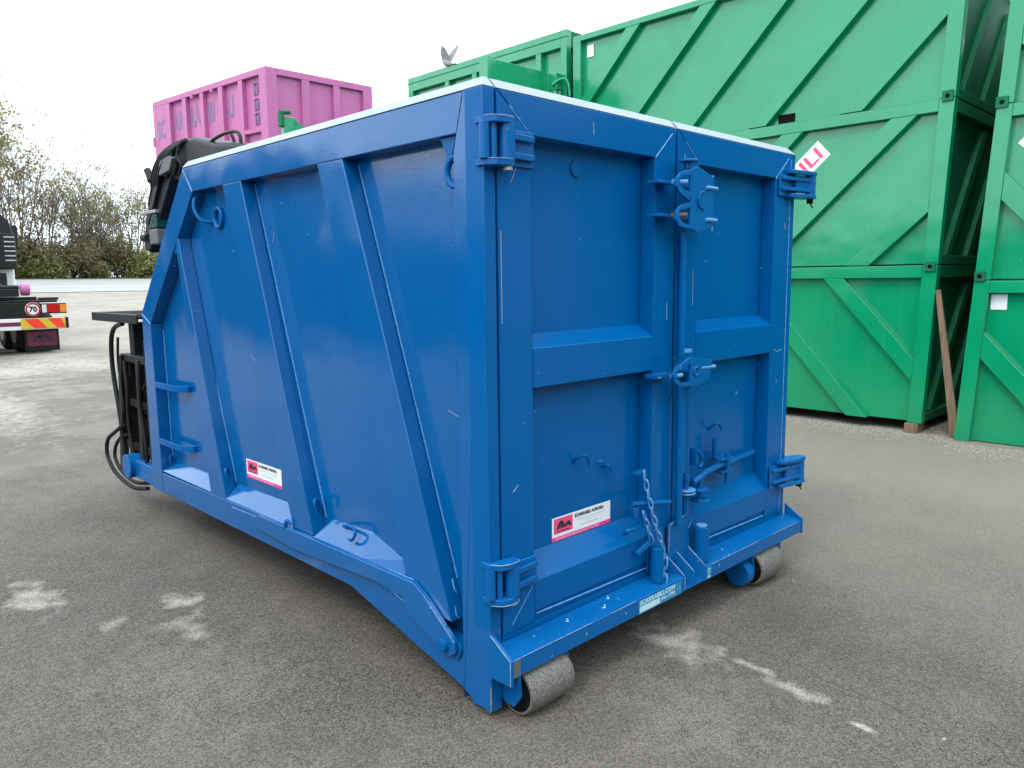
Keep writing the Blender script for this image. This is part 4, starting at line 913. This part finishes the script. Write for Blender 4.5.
# ------------------------------------------------------------------ pigeon taking off from the far green container
bd = empty('bird', (7.2, 8.75, 5.47)); tag(bd, 'grey pigeon with raised wings taking off from the green container', 'bird')
m = MB().tube([(0, -.15, -.03), (0, -.10, -.02), (0, -.04, 0), (0, .03, .025), (0, .08, .06), (0, .11, .095), (0, .135, .10), (0, .155, .095)], [.012, .035, .055, .06, .042, .028, .026, .006], 10)
m.build('body', 'feather', bd, smooth=70)
MB().add([(-.03, -.13, -.03), (.03, -.13, -.03), (.05, -.25, -.04), (-.05, -.25, -.04), (-.03, -.13, -.02), (.03, -.13, -.02), (.05, -.25, -.034), (-.05, -.25, -.034)], [(0, 3, 2, 1), (4, 5, 6, 7), (0, 1, 5, 4), (1, 2, 6, 5), (2, 3, 7, 6), (3, 0, 4, 7)]).build('tail', 'feather', bd)
def wing(dy, dx):
    pts = [(.06, 0), (.10, .10), (.08, .22), (.02, .31), (-.03, .24), (-.06, .12), (-.06, .02)]
    vs = [Vector((0 + dx * h * .6, y * 1.25 + dy * h, .02 + h * .95)) for y, h in pts]; vs2 = [v + Vector((.012, 0, 0)) for v in vs]; n = len(vs)
    return MB().add(vs + vs2, [tuple(range(n))[::-1], tuple(range(n, 2 * n))] + [(i, (i + 1) % n, n + (i + 1) % n, n + i) for i in range(n)]).build('wing', 'feather', bd)
wing(.06, -.5); wing(-.62, .5)

# ------------------------------------------------------------------ black loader crane on the front of the blue container
cr_ = empty('loader_crane'); tag(cr_, 'black hydraulic loader crane with platform and hoses mounted ahead of the blue container', 'crane')
def cb(n, *a, mt='black', bev=.006, p=cr_): return B(*a).build(n, mt, p, bev)
def ct(n, pts, r, mt='black', p=cr_, k=6): return MB().tube(smoothpath(pts, k), r, 10).build(n, mt, p, smooth=60)
# lower frame
plt = cb('platform', .08, .75, 3.92, 4.93, 1.455, 1.475)
cb('platform_rim', .07, .085, 3.9, 4.95, 1.42, 1.49, p=plt); cb('platform_rim', .75, .765, 3.9, 4.95, 1.42, 1.49, p=plt); cb('platform_rim', .0851, .749, 4.935, 4.95, 1.42, 1.488, p=plt)
for i in range(16): cb('tread_bar', .09, .745, 3.95 + i * .062, 3.965 + i * .062, 1.476, 1.484, bev=0, p=plt)
ct('guard_hoop', [(.10, 4.30, 1.41), (.10, 4.50, 1.37), (.10, 4.60, 1.25), (.10, 4.61, 1.0), (.10, 4.52, .65), (.10, 4.47, .22)], .018)
ct('guard_hoop', [(.12, 3.72, 1.36), (.12, 3.86, 1.30), (.12, 3.90, 1.18), (.12, 3.88, .30)], .018)
cb('column', .14, .24, 4.20, 4.30, 1.10, 1.42); cb('column', .34, .5, 4.02, 4.14, .6, 1.22); cb('column', .14, .24, 4.34, 4.42, .22, 1.14); cb('column', .10, .22, 3.74, 3.86, .30, 1.05)
cb('column', .30, .44, 3.95, 4.06, .2, .95)
for ya, za, yb, zb, x in ((4.40, 1.16, 4.56, .20, .09), (4.06, 1.14, 4.10, .20, .10), (3.86, 1.14, 3.88, .20, .10)):
    PR([(ya - .035, za), (ya + .035, za), (yb + .035, zb), (yb - .035, zb)], 0, x, x + .05).build('upright', 'black', cr_, .004)
ct('hydraulic_hose', [(.09, 4.30, 1.12), (.085, 4.26, .9), (.09, 4.30, .6), (.09, 4.22, .3)], .014, 'rubber'); ct('hydraulic_hose', [(.09, 3.98, 1.10), (.085, 4.0, .8), (.09, 3.95, .5), (.09, 3.98, .25)], .014, 'rubber')
for z in (1.14, .79, .44): cb('cross_bar', .11, .18, 3.75, 4.45, z - .03, z + .03)
cb('back_plate', .50, .52, 3.70, 4.48, .30, 1.38, p=cr_); cb('column', .10, .17, 4.30, 4.36, .22, 1.0); cb('column', .12, .20, 3.70, 3.74, .30, 1.0); cb('lift_ram', .25, .36, 4.20, 4.30, .3, 1.38, bev=.03); cb('valve_block', .12, .30, 3.78, 3.95, .50, .60, bev=.01); cb('valve_block', .12, .28, 3.88, 4.06, .72, .78, bev=.01)
cb('cylinder_block', .20, .42, 4.0, 4.2, .40, .62, bev=.02); cb('valve_block', .16, .34, 3.90, 4.12, .80, .97, bev=.01)
for i in range(4): ct('hydraulic_hose', [(.12 + .03 * i, 3.95 + .04 * i, .97), (.10 + .02 * i, 4.05, .80 - .05 * i), (.12, 3.98 + .05 * i, .6), (.14, 4.1, .38 + .02 * i)], .012, 'rubber')
ct('hydraulic_hose', [(.08, 4.40, .60), (.08, 4.60, .52), (.08, 4.82, .42), (.08, 4.86, .28), (.08, 4.68, .16), (.08, 4.30, .11), (.08, 3.95, .16)], .016, 'rubber')
ct('hydraulic_hose', [(.11, 4.40, .52), (.11, 4.60, .46), (.11, 4.74, .36), (.11, 4.76, .26), (.11, 4.60, .17), (.11, 4.30, .14), (.11, 3.95, .20)], .014, 'rubber')
ct('hydraulic_hose', [(.09, 4.40, 1.30), (.09, 4.44, 1.1), (.09, 4.40, .9), (.10, 4.42, .7)], .010, 'rubber')
# blue front lugs belonging to the bin
MB().cyl((.02, 4.22, .30), (.36, 4.22, .30), .095, 24).build('front_lug', 'blue_worn', bc, .004); B(.06, .30, 3.60, 4.24, .22, .36).build('front_lug_arm', 'blue_worn', bc, .006)
MB().cyl((.03, 3.70, .30), (.07, 3.70, .30), .06, 20).build('front_lug', 'blue_worn', bc, .004); B(.62, 1.82, 3.59, 3.70, .3, .45).build('front_beam', 'blue_worn', bc, .006)
for x in (.5, 1.8): cb('base_leg', x, x + .14, 3.95, 4.10, GZ, .5)
cb('base_beam', .3, 2.1, 3.96, 4.10, .5, .62)
# folded arm lying along the rake and the top
arm2 = PR([(3.78, 1.98), (3.66, 1.96), (3.15, 2.46), (3.22, 2.62), (3.36, 2.55), (3.70, 2.18)], 0, .12, .34).build('folded_arm', 'black', cr_, .01)
PR([(3.90, 1.96), (3.80, 1.94), (3.38, 2.42), (3.46, 2.50)], 0, .16, .50).build('folded_arm', 'black', cr_, .02)
PR([(3.42, 2.48), (3.10, 2.42), (3.0, 2.60), (3.2, 2.68), (3.36, 2.64)], 0, .2, .6).build('arm_head', 'black', cr_, .03)
for k in range(4): ct('hydraulic_hose', [(.13, 3.56 - .03 * k, 2.30), (.09, 3.44 - .04 * k, 2.44), (.10, 3.30 - .05 * k, 2.56), (.13, 3.12 - .06 * k, 2.62)], .013, 'rubber')
PR([(3.66, 2.14), (3.60, 2.12), (3.26, 2.50), (3.30, 2.54)], 0, .095, .118).build('arm_rib', 'black', arm2, .004)
PR([(3.30, 2.43), (3.12, 2.45), (3.06, 2.52), (3.12, 2.54), (3.28, 2.52)], 0, .08, .13).build('steel_bracket', 'foot_rust', arm2, .004)
B(.09, .3, 3.44, 3.74, 2.20, 2.222).build('steel_tray', 'steel', arm2, .003); B(.10, .3, 3.46, 3.64, 2.10, 2.198).build('control_box', 'greentint', arm2, .01)
B(.10, .22, 3.46, 3.61, 1.99, 2.095).build('control_box', 'foot_rust', arm2, .01); MB().cyl((.1, 3.72, 2.04), (.1, 3.63, 2.04), .026, 12).build('knob', 'rubber', arm2)
MB().cyl((.11, 3.58, 2.50), (.11, 3.52, 2.42), .024, 12).build('knob', 'rubber', arm2); MB().cyl((.13, 3.62, 2.26), (.13, 3.52, 2.40), .022, 12).build('ram', 'black', arm2)
hd = MB(); prof = [(3.30, 2.42), (3.31, 2.53), (3.24, 2.60), (3.05, 2.635), (2.84, 2.63), (2.55, 2.56), (2.18, 2.51), (2.02, 2.45), (2.1, 2.40), (3.1, 2.38)]
hd = PR(prof, 0, .13, .62).build('crane_hood', 'hood', cr_, .03)
PR([(3.22, 2.47), (3.24, 2.56), (3.16, 2.60), (3.06, 2.61), (3.08, 2.47)], 0, .118, .131).build('hood_panel', 'rubber', hd, .006)
for y in (3.22, 3.10, 3.0): MB().tube(smoothpath([(.112, y, 2.60), (.10, y + .02, 2.53), (.108, y - .02, 2.47), (.112, y + .03, 2.42)], 5), .012, 8).build('hose', 'rubber', hd)
ct('grab_rail', [(.15, 2.66, 2.54), (.15, 2.60, 2.575), (.15, 2.45, 2.592), (.15, 2.30, 2.588), (.15, 2.235, 2.56), (.15, 2.22, 2.50), (.15, 2.21, 2.40)], .011, p=hd)
ct('grab_rail', [(.18, 2.40, 2.59), (.18, 2.37, 2.54), (.18, 2.37, 2.45)], .010, p=hd)
# ------------------------------------------------------------------ hooklift truck seen from behind
tk = empty('hooklift_truck', (2.65, 20.3, GZ)); tag(tk, 'dark hooklift truck parked at the left, seen from behind with a 70 disc', 'truck')
def tb(n, x0, x1, y0, y1, z0, z1, mt, bev=.01, p=tk): return B(x0 - 2.65, x1 - 2.65, y0 - 20.3, y1 - 20.3, z0 - GZ, z1 - GZ).build(n, mt, p, bev)
def W_(x, y, z): return (x - 2.65, y - 20.3, z - GZ)
tb('rear_beam', 1.50, 3.30, 20.34, 20.50, .90, 1.27, 'black'); 
for x0, x1 in ((3.31, 3.89), (1.41, 1.99)):
    lm = tb('tail_lamp', x0, x1, 20.32, 20.46, .99, 1.25, 'black')
    r_ = x0 > 2.5
    segs = ((3.33, 3.43, 'lampwhite'), (3.435, 3.73, 'lampred'), (3.735, 3.875, 'lampamber')) if r_ else ((1.865, 1.97, 'lampwhite'), (1.57, 1.86, 'lampred'), (1.425, 1.565, 'lampamber'))
    for a, b, mt in segs: tb('lamp_lens', a, b, 20.295, 20.319, 1.02, 1.22, mt, .006, lm)
bp_ = tb('bumper', 1.45, 3.84, 20.30, 20.42, .60, .885, 'truckwhite', .015)
tb('bumper_stripe', 1.9, 2.825, 20.295, 20.299, .70, .80, 'maroon', 0, bp_)
for x0, x1, sgn in ((2.83, 3.83, 1), (1.46, 1.9, 1)):
    bd_ = tb('chevron_board', x0, x1, 20.275, 20.293, .625, .882, 'yellow', .003)
    w0 = .30; x = x0 - .1
    i = 0
    while x < x1:
        a0, a1 = x + .18, x + .18 + .30
        P = [(a0, .872), (a1, .872), (a1 + .20, .635), (a0 + .20, .635)]
        P = [(min(max(u, x0 + .008), x1 - .008), v) for u, v in P]
        if P[1][0] - P[0][0] > .02 or P[2][0] - P[3][0] > .02:
            PR([(u - 2.65, v - GZ) for u, v in P], 1, 20.268 - 20.3, 20.274 - 20.3).build('red_stripe', 'red', bd_)
        x += .52
tb('board_end', 3.832, 3.90, 20.27, 20.42, .61, .89, 'black', .004)
s = MB().cyl(W_(3.13, 20.336, 1.11), W_(3.13, 20.32, 1.11), .175, 40).build('speed_disc', 'white', tk)
MB().tube([W_(3.13 + .15 * cos(a), 20.318, 1.11 + .15 * sin(a)) for a in [2 * pi * k / 40 for k in range(40)]], .022, 6, True).build('red_ring', 'lampred', s)
text('70', .18, 'darkprint', s, frame_mtx(W_(3.13, 20.316, 1.105), (1, 0, 0), (0, 0, 1)), align='CENTER', bold=.008)
tb('deck_plate', 1.5, 3.72, 20.42, 22.5, 1.275, 1.33, 'black'); tb('deck_bar', 3.30, 3.76, 20.45, 20.55, 1.335, 1.40, 'black')
tb('deck_bar', 1.5, 3.3, 20.6, 20.7, 1.335, 1.42, 'black')
for x in (3.12, 1.98): MB().cyl(W_(x - .13, 20.75, 1.60), W_(x + .06, 20.75, 1.60), .15, 24).build('guide_roller', 'magenta' if False else 'pink', tk, .02)
tb('sub_frame', 2.1, 2.9, 20.5, 27.0, 1.43, 1.62, 'black'); MB().cyl(W_(2.0, 20.9, 1.66), W_(2.98, 20.9, 1.66), .06, 12).build('cross_shaft', 'black', tk)
PR([(20.9 - 20.3, 1.6 - GZ), (22.4 - 20.3, 1.75 - GZ), (25.5 - 20.3, 1.9 - GZ), (25.6 - 20.3, 2.2 - GZ), (24.8 - 20.3, 2.0 - GZ), (21 - 20.3, 1.75 - GZ)], 0, 2.35 - 2.65, 2.65 - 2.65).build('hook_arm', 'black', tk, .02)
tb('chassis_rail', 1.9, 2.05, 20.5, 28, .95, 1.27, 'black'); tb('chassis_rail', 3.0, 3.15, 20.5, 28, .95, 1.27, 'black')
for x0, x1 in ((2.95, 3.74), (1.55, 2.34)):
    f_ = tb('mudflap', x0, x1, 20.62, 20.64, .03, .66, 'rubber'); tb('flap_print', x0 + .06, x1 - .06, 20.61, 20.619, .16, .53, 'maroon', 0, f_)
    for (a, b, c_, d_) in ((.22, .36, .33, .42), (.32, .52, .36, .46), (.5, .62, .31, .40), (.2, .65, .28, .31)): tb('flap_logo', x0 + a, x0 + b, 20.604, 20.609, c_, d_, 'darkprint', 0, f_)
for x0, x1 in ((2.90, 3.78), (1.52, 2.40)):
    for y in (21.45, 22.8, 27.6):
        xa = x0 + (.38 if (x0 > 2.5 and y > 25) else 0); xb = x1 - (.38 if (x0 < 2.5 and y > 25) else 0)
        wh = MB().tube([W_(xa + (xb - xa) * q, y, GZ + .51) for q in (0, .06, .5, .94, 1)], [.44, .5, .51, .5, .44], 32).build('wheel', 'rubber', tk)
        MB().cyl(W_(xa - .01, y, GZ + .51), W_(xb + .01, y, GZ + .51), .27, 24).build('rim', 'steel', wh, .01)
cabm = PR([(1.52 - 2.65, 1.35), (4.02 - 2.65, 1.35), (4.02 - 2.65, 3.2), (3.93 - 2.65, 3.72), (3.74 - 2.65, 3.93), (1.8 - 2.65, 3.93), (1.6 - 2.65, 3.72), (1.52 - 2.65, 3.2)], 1, 26 - 20.3, 28.4 - 20.3).build('cab', 'truckwhite', tk, .06)
tb('cab_back_panel', 1.7, 4.03, 25.6, 25.98, 2.2, 3.3, 'black', .05); PR([(1.75 - 2.65, 3.28), (4.0 - 2.65, 3.28), (3.90 - 2.65, 3.7), (3.7 - 2.65, 3.90), (1.9 - 2.65, 3.90)], 1, 25.62 - 20.3, 25.99 - 20.3).build('air_intake', 'black', tk, .05)
for i in range(6): tb('intake_slat', 3.72, 4.0, 25.585, 25.60, 2.45 + i * .14, 2.49 + i * .14, 'greyprint', 0)
mr = tb('mirror', 4.10, 4.33, 26.6, 26.8, 2.85, 3.6, 'black', .04); MB().tube([W_(4.0, 26.7, 3.6), W_(4.15, 26.7, 3.62), W_(4.2, 26.7, 3.5)], .03, 8).build('mirror_arm', 'black', mr)
tb('tank', 3.4, 3.95, 24.4, 26.2, .7, 1.3, 'black', .05); tb('mud_wing', 3.05, 3.85, 26.9, 28.2, 1.05, 1.4, 'truckwhite', .04)
tb('cab_step', 2.9, 3.7, 25.5, 25.9, 1.65, 2.1, 'black', .04)
